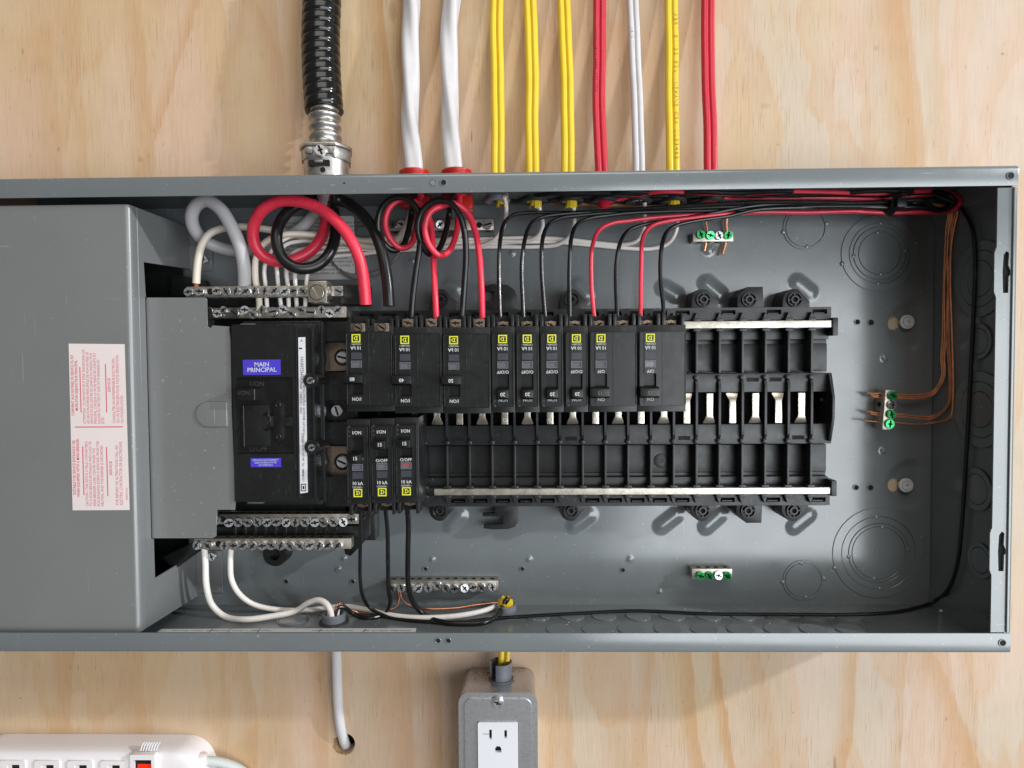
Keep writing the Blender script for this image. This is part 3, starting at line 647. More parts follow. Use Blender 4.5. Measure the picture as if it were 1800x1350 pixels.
# centre trough, dividers and plated bus stabs
slab('trough', 688, 748, YR + 22, 'gap_shade_black', 0)
for x in ribx:
    za, zb_ = Z(665, 55), Z(776, 55)
    pr = [(YR - 3, za - 5), (YR - 3, zb_ + 5), (YR + 1.2, zb_ - 1), (YR + 22, zb_ + 3), (YR + 22, za - 3), (YR + 1.2, za + 1)]
    obj('divider', G().prism(pr, x - 1.1, x + 1.1, 'x').lathe([(2.2, YR + 1), (2.2, YR - 1.6), (1.9, YR - 2), (0, YR - 2)], (x, 0, za + 0.5), 'y', 16, 0, False).lathe([(2.2, YR + 1), (2.2, YR - 1.6), (1.9, YR - 2), (0, YR - 2)], (x, 0, zb_ - .5), 'y', 16, 0, False), 'base_plastic', base, 0.3, 1)
def stab(x, flip):
    zt_, zb2 = Z(690, 62), Z(745, 62)
    s_ = -1 if flip else 1
    zc = (zt_ + zb2) / 2; hh = (zt_ - zb2) / 2
    def q(z): return zc + s_ * (z)
    g = G()
    yt = 58.0                                   # flat blade, flared foot at the +end, rounded ears at the other
    P_ = [(-3.0, -hh + 0.5), (3.0, -hh + 0.5), (2.8, hh - 7), (5.2, hh - 1.5), (5.2, hh), (-5.2, hh), (-5.2, hh - 1.5), (-2.8, hh - 7)]
    dep = [0, 0, 0, 1.6, 2.6, 2.6, 1.6, 0]
    vs = [(x + a, yt + d, q(b)) for (a, b), d in zip(P_, dep)] + [(x + a, yt + 2.5 + d, q(b)) for (a, b), d in zip(P_, dep)]
    n = 8; top = [(0, 1, 2, 7), (7, 2, 3, 6), (6, 3, 4, 5)]
    g.add(vs, top + [tuple(i + n for i in f[::-1]) for f in top] + [(i, (i + 1) % n, n + (i + 1) % n, n + i) for i in range(n)])
    o = obj('bus_stab', g, 'stab_metal', base, 0.7, 3)
    ring('dimple', (x, yt, q(-hh + 4.5)), 0.9, 1.8, 0.25, 'y', -1, 'tin_bar', o, 16, .1)
    obj('blade_flute', G().box(x - 1.6, x - .6, yt - .35, yt + .2, min(q(-hh + 9), q(hh - 8)), max(q(-hh + 9), q(hh - 8))), 'tin_bar', o, 0.15, 1)
stx = [W(1407.5, 718, 60).x - P19 * k for k in range(18)]
for k, x in enumerate(stx): stab(x, k % 2 == 1 and True or False) if False else stab(x, (k % 2) == 0)
# end wall and round mounting ears
pe = W(1464, 718, 56)
obj('end_wall', G().prism([(Y_, z_) for Y_, z_ in ((52, Z(700, 54)), (52, Z(735, 54)), (58, Z(777, 58)), (88, Z(777, 60)), (88, Z(657, 60)), (58, Z(659, 58)))], pe.x - 2.4, pe.x, 'x'), 'base_plastic', base, 0.5, 2)
obj('end_pin', G().lathe([(1.3, 80), (1.3, 70), (0, 70)], (W(1443, 702, 72).x, 0, W(1443, 702, 72).z), 'y', 14, 0, False), 'galv_fitting', base)
for v0, v1 in ((561, 592), (845, 872)):
    obj('end_cap', G().box(BX1 - 1.5, BX1 + 3, YR - 3, YR + 14, Z(v1, YR), Z(v0, YR)), 'base_plastic', base, 0.5, 2)
def ear(u, v, sg, tri):
    p = W(u, v, 70); ye = 70
    z2 = p.z - 12 * sg
    if tri == 'round': o_ = [(p.x - 10.5, z2)] + [(p.x + 9.5 * math.cos(math.radians(t)), p.z + sg * 9.5 * math.sin(math.radians(t))) for t in (170, 140, 112, 92, 70)] + [(p.x + 9.5, p.z + sg * 2), (p.x + 13, p.z - 1 * sg), (p.x + 13, z2)]
    else: o_ = [(p.x - 9.5, z2), (p.x - 9.5, p.z + 3 * sg), (p.x - 1, p.z + 11 * sg), (p.x + 12, p.z + 11 * sg), (p.x + 13, z2)]
    e = obj('mounting_ear', G().prism(o_, ye, BACK - 1), 'base_plastic', base, 0.5, 2)
    ring('boss', (p.x, ye, p.z), 5.2, 6.4, 2.2, 'y', -1, 'base_plastic', e, 28, .3)
    ring('boss_core', (p.x, ye, p.z), 1.9, 3.7, 2.6, 'y', -1, 'base_plastic', e, 24, .3)
    obj('boss_hole', G().lathe([(1.9, 0), (1.9, -.8), (0, -.8)], (p.x, ye, p.z), 'y', 20, 0, False), 'gap_shade_black', e)  # dark disc painted as the shade inside the boss
    for k in range(4):
        a = k * math.pi / 2 + 0.05; ca, sa = math.cos(a), math.sin(a)
        obj('spoke', G().prism([(p.x + ca * r + sa * t, p.z + sa * r - ca * t) for r, t in ((3.4, -.5), (5.5, -.5), (5.5, .5), (3.4, .5))], ye - 1.9, ye), 'base_plastic', e)
for u, t in ((1005, 'round'), (1236, 'round'), (1316, 'flat'), (1396, 'round'), (775, 'round')):
    ear(u, 527, 1, t)
for u, t in ((773, 'round'), (1003, 'round'), (1234, 'round'), (1314, 'flat'), (1394, 'round')): ear(u, 897, -1, t)
# snap hooks at the edges
for sg, pts in ((1, [(850, 548), (850, 530), (868, 529), (868, 512), (852, 512), (852, 503), (866, 499), (893, 501), (905, 510), (910, 525), (910, 548)]), (-1, [(870, 885), (912, 885), (912, 915), (905, 926), (893, 930), (868, 931), (850, 929), (850, 923), (884, 921), (884, 908), (848, 908), (848, 903), (870, 902)])):
    obj('snap_hook', G().prism(wl(pts, 82), 82, 88), 'base_plastic', base, 0.5, 2)
a = W(1162, 810, YR + 9.5); obj('mould_mark', G().lathe([(6.2, 0), (6.2, -.35), (5.6, -.5), (1.6, -.5), (1.3, -.2), (0, -.2)], (a.x, YR + 10, a.z), 'y', 28, 0, False), 'base_plastic', base)
obj('opening_shade_sheet', G().box(-420, xe - 1.6, 84, 86, W(300, 1030, 85).z, W(300, 440, 85).z), 'black_plastic', base)  # added black sheet painting the shade seen through the barrier openings
# carrier under the main breaker, with the plated straps
a, b = W(372, 560, 62), W(624, 900, 62)
obj('carrier', G().box(a.x, b.x, 66, BACK - 3, b.z, a.z), 'black_plastic', base, 0.8)
for (u0, u1, v0, v1, y) in ((556, 573, 566, 884, 40), (573, 612, 566, 600, 48), (573, 612, 655, 704, 52), (573, 612, 742, 782, 52), (573, 612, 838, 890, 48)):
    a, b = W(u0, v0, y), W(u1, v1, y); obj('carrier_block', G().box(a.x, b.x, y, 70, b.z, a.z), 'black_plastic', base, 0.7)
for v0, v1, sv in ((602, 652, 628), (784, 836, 812)):
    a, b = W(573, v0, 56), W(614, v1, 56); s_ = obj('line_strap', G().box(a.x, b.x, 56, 58, b.z, a.z), 'brass_lug', base, 0.3)
    p = W(602, sv, 55); ring('lock_ring', (p.x, 56, p.z), 5.5, 7.0, 1.2, 'y', -1, 'gap_shade_black', s_); screw(s_, (p.x, 55.2, p.z), 4.6, 'slot', h=2)
p = W(592.5, 722, 50); screw(base, (p.x, 51, p.z), 4.6, 'slot', h=2.4)

# ================================================================== main breaker
YM = 24.0
mb = thing('main_breaker', 'large black main breaker with blue stickers beside the grey barrier', 'breaker', (W(478, 728, YM).x, 66, W(478, 882, YM).z))
c = wl([(406, 575), (549, 571), (551, 880), (413, 883)], YM)
bx0, bx1, bz0, bz1 = (c[0][0] + c[3][0]) / 2, (c[1][0] + c[2][0]) / 2, (c[2][1] + c[3][1]) / 2, (c[0][1] + c[1][1]) / 2
def mx(u): return W(u, 728, YM).x
def mz(v): return W(480, v, YM).z
fx1 = mx(521)
r_ = (mx(415), mx(515), mz(798), mz(663))      # recessed switch well
obj('body', G().box(bx0 - 1, bx1 + 2, YM + 3, 66, bz0 - 1, bz1 + 1.5), 'black_plastic', mb, 0.8)
obj('face', G().curve2d([[(bx0, bz0), (fx1, bz0), (fx1, bz1), (bx0, bz1)], [(r_[0], r_[2]), (r_[1], r_[2]), (r_[1], r_[3]), (r_[0], r_[3])]], YM, 3.4), 'black_plastic', mb, 0.4, 2)
obj('edge_rail', G().box(mx(549.5), mx(554), YM - 1, YM + 30, bz0 + 2, bz1 - 1).box(mx(521.5), mx(524), YM - .6, YM + 4, bz0 + 1, bz1 - 2), 'black_plastic', mb, 0.4, 2)
wl0, wl1, wz0, wz1 = mx(428), mx(470), mz(784), mz(684)
obj('well_floor', G().box(r_[0] + .2, r_[1] - .2, YM + 2.6, YM + 3.6, r_[2] + .2, r_[3] - .2), 'toggle_plastic', mb)
obj('switch_plate', G().box(wl0, wl1 + 1, YM + .8, YM + 3, wz0, mz(712)), 'black_plastic', mb, 0.4)
obj('switch_plate_rim', G().box(wl0 - 1, wl0 + .3, YM - .2, YM + 3, wz0 - 1, mz(712)).box(wl0 - 1, wl1 - 4, YM - .2, YM + 3, wz0 - 1.2, wz0 - .2), 'black_plastic', mb, 0.2, 1)
obj('toggle_handle', G().box(mx(418), mx(456), YM - 8, YM + 3, mz(704), mz(682)), 'toggle_plastic', mb, 1.2, 3)
text('lettering', 'I/ON', (mx(437), YM - 8.2, mz(690)), 4.6, 'ink_dark', mb)
text('lettering', '1/ON', (mx(450), YM + 2.5, mz(675)), 5.2, 'ink_dark', mb); text('lettering', 'O/OFF', (mx(450), YM + 2.5, mz(790)), 5.2, 'ink_dark', mb)
lk = obj('lock_plate', G().prism(capsule((mx(488.5), mz(768)), (mx(488.5), mz(713)), 4.4, 10), YM + .5, YM + 3), 'toggle_plastic', mb, 0.5, 2)
for v in (712, 768): ring('rivet', (mx(488.5), YM + .5, mz(v)), 1.0, 2.3, .6, 'y', -1, 'black_plastic', lk, 18, .2)
obj('lock_eye', G().tube([(mx(468) + 3.6 * math.cos(t / 16 * 6.283), YM + .6 - 1.5 * math.cos(t / 16 * 6.283), mz(741) + 6.6 * math.sin(t / 16 * 6.283)) for t in range(17)], 1.1, 8), 'toggle_plastic', lk)
obj('lock_arm', G().box(mx(473), mx(480), YM - .8, YM + 2, mz(750), mz(731)).box(mx(497), mx(514), YM + .2, YM + 3, mz(750), mz(733)), 'black_plastic', lk, 0.3)
def sticker(name, u0, u1, v0, v1, mat, parent, lines, y=YM - .25):
    s_ = obj(name, G().box(mx(u0), mx(u1), y, y + .2, mz(v1), mz(v0)), mat, parent, smooth=False)
    for b_, u, v, sz, bo in lines: text('lettering', b_, (mx(u), y - .06, mz(v)), sz, 'ink_white', s_, 0.015, bold=bo)
    return s_
s_ = sticker('sticker', 429, 495, 632, 659, 'blue_sticker', mb, (('MAIN', 462, 640.8, 4.9, .05), ('PRINCIPAL', 462, 650.2, 4.9, .05))); s_['label'] = 'blue sticker reading MAIN PRINCIPAL'
s_ = sticker('sticker', 439, 492.5, 805, 821, 'blue_sticker', mb, (('SERVICE DISCONNECT', 465.5, 808.6, 2.05, .0), ('DESCONEXION DE', 465.5, 813.1, 2.05, .0), ('ACOMETIDA', 465.5, 817.6, 2.05, .0))); s_['label'] = 'small blue sticker reading SERVICE DISCONNECT'
q = [W(527, 868, YM - .5), W(540, 866, YM - .5), W(535.5, 592.5, YM - .5), W(523.5, 593, YM - .5)]
rs = obj('rating_strip', G().add([(p.x, YM + .3, p.z) for p in q] + [(p.x, YM + 1.2, p.z) for p in q], [(3, 2, 1, 0), (4, 5, 6, 7), (0, 1, 5, 4), (1, 2, 6, 5), (2, 3, 7, 6), (3, 0, 4, 7)]), 'silver_sticker', mb, smooth=False)
obj('strip_channel', G().box(mx(523), mx(549), YM + 2.0, YM + 3.4, bz0 + 2, bz1 - 2), 'black_plastic', mb)
for b_, u, v, sz in (('QOM2200VH', 531, 650, 3.6), ('200A 120/240V~  60Hz', 529, 700, 2.6), ('CIRCUIT BREAKER DISJONCTEUR', 534.5, 720, 2.6), ('WIRE - FIL  #4-250 MCM  CU-AL', 533, 800, 2.4), ('60/75 C', 531.5, 770, 2.4), ('LISTED LR', 533, 836, 2.2)):
    p = W(u, v, YM); text('print', b_, (p.x, YM + .22, p.z), sz, 'ink_black', rs, math.pi / 2 - .02)
p = W(530, 599, YM); text('print', 'A', (p.x, YM + .22, p.z), 3, 'ink_black', rs); obj('print_block', G().box(mx(527.5), mx(533), YM + .18, YM + .25, mz(614), mz(611.5)), 'ink_black', rs, smooth=False)
p = W(533.5, 857, YM); obj('print_logo', G().curve2d([[(p.x - 2, p.z - 3), (p.x + 2, p.z - 3), (p.x + 2, p.z + 3), (p.x - 2, p.z + 3)], [(p.x - 1.4, p.z - 2.3), (p.x + 1.4, p.z - 2.3), (p.x + 1.4, p.z + 2.3), (p.x - 1.4, p.z + 2.3)]], YM + .18, .06).box(p.x - .7, p.x + .7, YM + .18, YM + .24, p.z - 1.3, p.z + 1.3), 'ink_black', rs, smooth=False)
for u, v in ((547, 669), (549, 786)):
    p = W(u, v, YM); obj('screw_boss', G().lathe([(6, 30), (6, -1.0), (5.4, -1.8), (3.4, -1.8), (3.2, -.6), (0, -.6)], (p.x, YM, p.z), 'y', 24, 0, False), 'black_plastic', mb); screw(mb, (p.x, YM - .2, p.z), 2.9, 'combo', h=2.2)
for v0, v1 in ((563, 573), (884, 893)):
    obj('end_shroud', G().box(mx(418), mx(556), YM + 12, 66, mz(v1), mz(v0)), 'black_plastic', mb, 0.6)
for u0, v0, u1, v1 in ((418, 567, 442, 571), (424, 886, 452, 889)):
    obj('latch_strip', G().box(mx(u0), mx(u1), YM + 8, YM + 12, mz(v1), mz(v0)), 'ink_grey', mb, .3)

# ================================================================== terminal bars
def terminal_bar(name, label, cat, u0, u1, v0, v1, y, us, depth=10, group='neutral and ground bars', r=3.6, kinds=None, vs=None, holes=(), mat='tin_bar', wireholes=True):
    a, b = W(u0, v0, y), W(u1, v1, y)
    t = thing(name, label, cat, ((a.x + b.x) / 2, y + depth, b.z), group)
    obj('bar', G().box(a.x, b.x, y, y + depth, b.z, a.z), mat, t, 0.5, 2)
    for i, u in enumerate(us):
        p = W(u, vs[i] if vs else (v0 + v1) / 2, y)
        k = kinds[i] if kinds else 'combo'
        if isinstance(k, tuple): screw(t, (p.x, y - .2, p.z), k[2] if len(k) > 2 else r, k[0], k[1], tilt=0.22)
        else: screw(t, (p.x, y - random.uniform(0, .8), p.z), r * (1 if k == 'combo' else 1.15), k, tilt=0.22)
        if wireholes:
            for z_ in (a.z, b.z): obj('wire_hole', G().lathe([(2.1, -.1), (2.1, .12), (0, .12)] if z_ == a.z else [(2.1, .1), (2.1, -.12), (0, -.12)], (p.x, y + depth * .52, z_), 'z', 14, 0, False), 'gap_shade_black', t)  # dark discs painted as the shade of the wire holes
    for u in holes:
        p = W(u, (v0 + v1) / 2, y); ring('hole', (p.x, y, p.z), 0, 2.6, .1, 'y', -1, 'gap_shade_black', t, 20, .02)  # dark disc painted as the shade of an empty hole
    return t
def seq(a, b, n): return [a + (b - a) * i / (n - 1) for i in range(n)]
tA = terminal_bar('neutral_bar', 'upper plated neutral bar with a big square lug at its right end', 'terminal bar', 327, 545, 504, 521, 42, [334, 352] + seq(383, 535, 10), holes=(369.5,), vs=[514, 513] + [512.5] * 10)
a, b = W(541, 494, 38), W(582, 531, 38)
lug = obj('lug', G().box(a.x, W(574, 500, 38).x, 38, 56, b.z, a.z), 'nickel_lug', tA, 0.6)
p = W(557, 514, 38); ring('set_screw_ring', (p.x, 38, p.z), 6.0, 6.5, .3, 'y', -1, 'gap_shade_black', lug, 30, .1); screw(lug, (p.x, 38.6, p.z), 5.8, 'slot', 'nickel_lug', 0.02, 1.6)
obj('lug_barrel', G().lathe([(6.5, 0), (6.5, 4), (5.6, 5), (0, 5)], (W(574, 512, 47).x, 47, W(574, 512, 47).z), 'x', 22, 0, False), 'galv_fitting', lug)
obj('bar_end', G().box(W(583, 512, 48).x, W(604, 512, 48).x, 46, 56, W(590, 521, 48).z, W(590, 503, 48).z), 'tin_bar', tA, .5); screw(tA, W(596, 512, 46), 3.4, 'slot')
tB = terminal_bar('neutral_bar', 'second plated neutral bar just above the main breaker', 'terminal bar', 366, 609, 541, 558, 54, [369, 384, 396, 414, 432, 447, 463, 482, 499, 514, 531, 548, 566, 580, 595], kinds=['combo', 'combo', 'combo', 'slot', 'combo', 'combo', 'combo', 'slot', 'combo', 'combo', 'combo', 'slot', 'combo', 'combo', 'combo'],
                  vs=[546, 553, 546, 550, 545, 553, 545, 549, 545, 552, 545, 549, 545, 552, 545], r=3.5)
tC = terminal_bar('neutral_bar', 'plated neutral bar with a tight row of screws just below the main breaker', 'terminal bar', 377, 632, 904, 921, 52, [381] + seq(404, 604, 13) + [620], holes=(391,), vs=[914] + [917] * 13 + [912], r=3.8)
tD = terminal_bar('neutral_bar', 'lowest plated neutral bar whose left screws hold two white wires', 'terminal bar', 341, 617, 947, 965, 46, [349, 367] + seq(396, 595, 13), holes=(384,), vs=[957.5] * 2 + [958] * 13, r=3.8)
for t, cx, cz in ((tB, 0, 0),):
    pass
# black mouldings carrying the bars
for (u0, u1, v0, v1, y, d) in ((366, 632, 925, 944, 60, 20), (366, 560, 524, 539, 66, 14), (598, 645, 500, 535, 56, 20), (606, 660, 890, 950, 66, 16)):
    a, b = W(u0, v0, y), W(u1, v1, y); obj('bar_support', G().box(a.x, b.x, y, y + d, b.z, a.z), 'black_plastic', base, .8)
for u in seq(412, 590, 11):
    a, b = W(u - 4, 926, 57), W(u + 2, 943, 57); obj('support_rib', G().box(a.x, b.x, 58, 62, b.z, a.z), 'black_plastic', base, .3, 1)
obj('bar_support', G().prism(wl([(600, 940), (650, 900), (652, 940), (616, 978), (606, 974)], 64), 64, 72), 'black_plastic', base, .8)
obj('bar_support', G().prism(wl([(300, 480), (360, 492), (372, 520), (300, 520)], 70), 70, 78), 'black_plastic', base, .8)
obj('bar_support', G().prism(wl([(285, 980), (345, 950), (352, 968), (305, 1002)], 60), 60, 68), 'black_plastic', base, .8)
p = W(482, 975, 74); obj('mounting_ear', G().lathe([(11, 90), (11, 76), (10, 74), (5, 74), (4.6, 80), (0, 80)], (p.x, 0, p.z), 'y', 26, 0, False), 'black_plastic', base)
# ground bars
zg = [('combo', 'green_screw', 3.7), ('combo', 'green_screw', 3.7), ('combo', 'zinc', 3.7), ('combo', 'green_screw', 3.7)]
gb1 = terminal_bar('ground_bar', 'short ground bar with green screws at upper right, two copper ends through it', 'terminal bar', 1218, 1289, 408, 424, 84, [1231, 1247, 1262, 1279], 9.5, kinds=zg, vs=[413, 414, 415, 414])
gb2 = terminal_bar('ground_bar', 'short ground bar with green screws at lower right, no wires', 'terminal bar', 1216, 1287, 1000, 1018, 84, [1230, 1246, 1261, 1277], 9.5, kinds=[zg[0], zg[0], zg[2], zg[0]], vs=[1011] * 4)
gb3 = thing('ground_bar', 'upright ground bar with green screws fed by fine copper wires', 'terminal bar', (W(1558, 755, 84).x, 94, W(1558, 755, 84).z), 'neutral and ground bars')
g = G(); c = wl([(1557, 685), (1574, 686), (1569, 756), (1551, 755)], 78); g.prism(c, 78, 93.6); obj('bar', g, 'tin_bar', gb3, .5)
for u, v, k in ((1566.5, 696, zg[0]), (1565.5, 711.5, zg[2]), (1564.5, 728, zg[0]), (1562, 745, zg[0])):
    p = W(u, v, 78); screw(gb3, (p.x, 77.7, p.z), 3.8, k[0], k[1], .2)
    obj('wire_hole', G().lathe([(2.2, .1), (2.2, -.12), (0, -.12)], (min(c[0][0], c[3][0]) + 1.2 - (708 - v) * 0, 86, p.z), 'x', 14, 0, False), 'gap_shade_black', gb3)
gb4 = terminal_bar('ground_bar', 'long plated ground bar low on the back panel', 'terminal bar', 686, 876, 1021, 1039, 82, [691, 706, 723, 736, 753, 769, 785, 800, 816, 832, 848, 865], 11, vs=[1032, 1032, 1032, 1033, 1032, 1028, 1032, 1033, 1033, 1032, 1031, 1031], r=3.7)
gb5 = terminal_bar('ground_bar', 'ground bar behind the red and black loops, its right end bare', 'terminal bar', 682, 868, 387, 404, 82, [693, 706, 773, 857], 10, kinds=['combo', 'combo', 'combo', 'slot'], holes=(842,), r=3.7)

# ================================================================== branch breakers
YB = 16.0
def lettering_mesh(body, size, mat, **k): return cached(('t', body, size, mat, tuple(sorted(k.items()))), lambda: mesh('lettering', text_g(body, size, **k), mat, smooth=False))
def breaker(label, x, z, top, poles, amps, hz, slot, big_handle, group, on='I/ON', off='O/OFF', ka='10 kA', lug=False, volts='120/240V~', dim=False, red=False):
    """local: +z towards the bus, -z the wire end; the top row is turned half round"""
    rot = (0, math.pi, 0) if top else (0, 0, 0)
    t = thing('circuit_breaker', label, 'breaker', (x, YB, z), group, rot)
    hw = P19 * poles / 2 - 0.25
    nx = (hw - 9.3) if top and poles == 2 else 0.0           # the labelled pole
    if top and poles == 2: nx = hw - 9.3
    def L(name, g, mat, bev=0.0, seg=2, par=t):
        key = (name, poles, top, mat, bev, tuple(round(c, 2) for v_ in g.v[:60] for c in v_)); return put(name, cached(key, lambda: mesh(name, g, mat, bev, seg)), par)
    def T(body, xx, zz, size, mat='ink_white', par=t, y=-1.6, **k): return put('lettering', lettering_mesh(body, size, mat, **k), par, (xx, y, zz))
    side = G()
    pr = [(4, 33.8), (4, -33.4), (14, -34.2), (17, -37), (48, -37), (52, -33), (52, 30), (46, 34)]
    L('body', side.prism(pr, -hw, hw, 'x'), 'breaker_plastic', 0.45)
    fx0, fx1 = -hw + 1.8, hw - 2.0
    # raised face with the slot for the handle
    s0, s1 = slot
    L('face', G().curve2d([[(fx0, -27.6), (fx1, -27.6), (fx1, 28.4), (fx0, 28.4)], [(nx - 4.7, s0), (nx + 4.7, s0), (nx + 4.7, s1), (nx - 4.7, s1)]], 0, 5), 'breaker_plastic', 0.35)
    L('slot_floor', G().box(nx - 4.9, nx + 4.9, 3.6, 5.2, s0 - .2, s1 + .2), 'toggle_plastic')
    nose = [[(nx - 4.6, -27.2), (nx + 4.6, -27.2), (nx + 4.6, s0 - .6), (nx - 4.6, s0 - .6)], [(nx - 4.6, s1 + .5), (nx + 4.6, s1 + .5), (nx + 4.6, 27.6), (nx - 4.6, 27.6)]]
    ws = [(nx - 3.7, -5.6), (nx + 3.7, -5.6), (nx + 3.7, -1.2), (nx - 3.7, -1.2)]
    L('name_plate', G().curve2d([nose[0], ws], -0.9, 1.2), 'breaker_plastic', 0.35, 2)
    L('name_plate', G().curve2d([nose[1]], -0.9, 1.2), 'breaker_plastic', 0.35, 2)
    wn = L('indicator_window', G().box(nx - 3.7, nx + 3.7, -.35, .2, -5.6, -1.2), 'amber_window', 0.15, 1)
    L('window_frame', G().curve2d([[(a * 1.0, b) for a, b in ((nx - 4.1, -6), (nx + 4.1, -6), (nx + 4.1, -.8), (nx - 4.1, -.8))], ws], -1.15, .5), 'grey_plastic', 0.12, 1, wn)
    if red: put('trip_flag', mesh('trip_flag', G().box(nx - 3.3, nx + 3.3, -.6, -.3, -2.6, -1.4), 'red_plastic'), wn)
    L('date_plate', G().box(nx - 4.0, nx + 4.0, -1.05, -.8, -12.4, -7.2), 'strip_print', 0.1, 1)
    for zz in (-27.9, 28.8): L('shoulder', G().box(fx0 - .6, fx1 + .6, 2.2, 5, zz - .5, zz + .5), 'breaker_plastic', 0.2, 1)
    # side ridge, terminal shoulders and wire throats
    for ex in (fx1 + .1, fx0 - 1.0): L('edge_ridge', G().box(ex, ex + .9, -.5, 5, -27, 28), 'breaker_plastic', 0.4, 3)
    for k in range(poles):
        px = -hw + 9.3 + k * P19 * 0.985
        for sx in (-1, 1): L('throat_wall', G().box(px + sx * 7.4 - 1.3, px + sx * 7.4 + 1.3, 5.5, 22, -38.5 if lug else -42.5, -32.5), 'breaker_plastic', 0.35)
        L('throat', G().box(px - 5.6, px + 5.6, 15, 17, -41.5, -34.4), 'gap_shade_black')
        if lug:
            b_ = L('lug', G().box(px - 5.8, px + 5.8, 3.4, 8, -35.2, -28.6), 'brass_lug', 0.3)
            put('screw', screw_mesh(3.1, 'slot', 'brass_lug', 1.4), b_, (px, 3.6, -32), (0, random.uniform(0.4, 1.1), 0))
            put('lug_shade', cached(('ls', 1), lambda: mesh('lug_shade', G().curve2d([circ(0, 0, 3.7, 20), circ(0, 0, 3.15, 20)], -.4, .4), 'gap_shade_black')), b_, (px, 3.5, -32))  # dark ring paints the shade around the lug screw
        else:
            dz = 0 if amps in ('40', '50') else 2.6
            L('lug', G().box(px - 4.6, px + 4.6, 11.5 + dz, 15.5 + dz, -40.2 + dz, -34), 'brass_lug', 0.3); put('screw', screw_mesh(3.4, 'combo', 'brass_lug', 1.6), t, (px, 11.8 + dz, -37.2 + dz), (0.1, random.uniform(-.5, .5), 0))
        if k < poles - 1: L('pole_seam', G().box(-hw + P19 - .35, -hw + P19 + .15, -.22, .3, -27.4, 28), 'breaker_plastic', .1, 1)
    # handle
    hw_ = 7.4 if big_handle else 4.3
    lean = 1.0 if hz > (s0 + s1) / 2 else -1.0
    hx = nx + (1.6 if big_handle else 0) * (1 if top else -1)
    pr = [(-8.0, hz - 3.4), (-8.0, hz + 2.6), (-5.2, hz + 4.0), (4.5, hz - lean * 0.5 + 3.8), (4.5, hz - lean * 2 - 3.5), (-5.8, hz - 4.0)]
    h_ = L('handle', G().prism(pr, hx - hw_, hx + hw_, 'x'), 'toggle_plastic', 0.5)
    T(amps, hx, hz - .2, 3.9, 'ink_grey' if dim else 'ink_white', h_, -8.12, bold=.06)
    T(on, nx, 23.6, 3.6, bold=.03, sx=.95); T(off, nx, s0 - 2.0, 3.4, bold=.03, sx=.95); T(ka, nx, -16.0, 3.7, bold=.05, sx=.95); T(volts, nx, -18.9, 2.1, sx=.9)
    lg = L('logo', G().curve2d([[(nx - 3.4, -26.6), (nx + 3.4, -26.6), (nx + 3.4, -20.2), (nx - 3.4, -20.2)], [(nx - 2.5, -25.7), (nx + 2.5, -25.7), (nx + 2.5, -21.1), (nx - 2.5, -21.1)]], -1.15, .3), 'logo_yellow')
    d_ = G().curve2d([[(nx - 1.5, -25.0), (nx + .2, -25.0), (nx + 1.6, -24.2), (nx + 1.6, -22.6), (nx + .2, -21.8), (nx - 1.5, -21.8), (nx - 1.5, -22.4), (nx - 1.0, -22.4), (nx - 1.0, -24.4), (nx - 1.5, -24.4)], [(nx - .3, -24.4), (nx + .3, -24.4), (nx + .9, -23.9), (nx + .9, -22.9), (nx + .3, -22.4), (nx - .3, -22.4)]], -1.12, .25)
    L('logo_letter', d_, 'logo_yellow', 0, 2, lg)
    # stamped numbers on the flank
    if poles == 1:
        for i, s_ in enumerate(('10', '22', '30')): T(s_, 6.3 if top else -6.3, 21 + i * 3.6, 2.3, 'ink_grey', t, -.15, sx=.8)
    return t
xL = W(606, 650, YB).x; n = 0
zT = (W(900, 571, YB).z + W(900, 727, YB).z) / 2; zL = (W(680, 736, YB).z + W(680, 887, YB).z) / 2
spec = [('black two pole breaker marked 80, at the left end of the top row', 2, '80', 8.2, (11.5, 20.5), True, 'I/ON', 'O/OFF', '10 kA', True, False),
        ('black two pole breaker marked 40, between the 80 and the 50', 2, '40', 7.8, (11, 20.5), True, 'I/ON', 'O/OFF', '10 kA', False, False),
        ('black two pole breaker marked 50, right of the 40', 2, '50', 7.8, (11, 20.5), True, 'I/ON', 'O/OFF', '10 kA', False, False),
        ('single pole breaker marked 20, first of four beside the 50', 1, '20', 19.2, (4, 16), False, 'I/ON', 'O/OFF', '10 kA', False, False),
        ('single pole breaker marked 20, second of four from the 50', 1, '20', 19.2, (4, 16), False, 'I/ON', 'O/OFF', '10 kA', False, False),
        ('single pole breaker marked 20, third of four from the 50', 1, '20', 19.2, (4, 16), False, 'I/ON', 'O/OFF', '10 kA', False, False),
        ('single pole breaker marked 20, fourth from the 50', 1, '20', 19.2, (4, 16), False, 'I/ON', 'O/OFF', '10 kA', False, False),
        ('two pole breaker with faint 15 and wide handle, right of the four 20s', 2, '15', 18.6, (4, 15), True, 'ON', 'OFF', '10 kA', False, True),
        ('two pole breaker with faint 15 at the right end of the top row', 2, '15', 18.6, (4, 15), True, 'ON', 'OFF', '10 kA', False, True)]
BRX = []
pw = (W(1208, 650, YB).x - xL) / 14
for lb, np_, am, hz, sl, bigh, on, off, ka, lg_, dm in spec:
    xc = xL + pw * (n + np_ / 2); BRX.append(xc); n += np_
    zz = zT + (1.5 if am == '80' else 0)
    if am == '50': zz -= .6
    breaker(lb, xc, zz, True, np_, am, hz, sl, bigh, 'breakers of the top row', on, off, ka, lg_, '120/240V~', dm)
xl = W(608, 810, YB).x
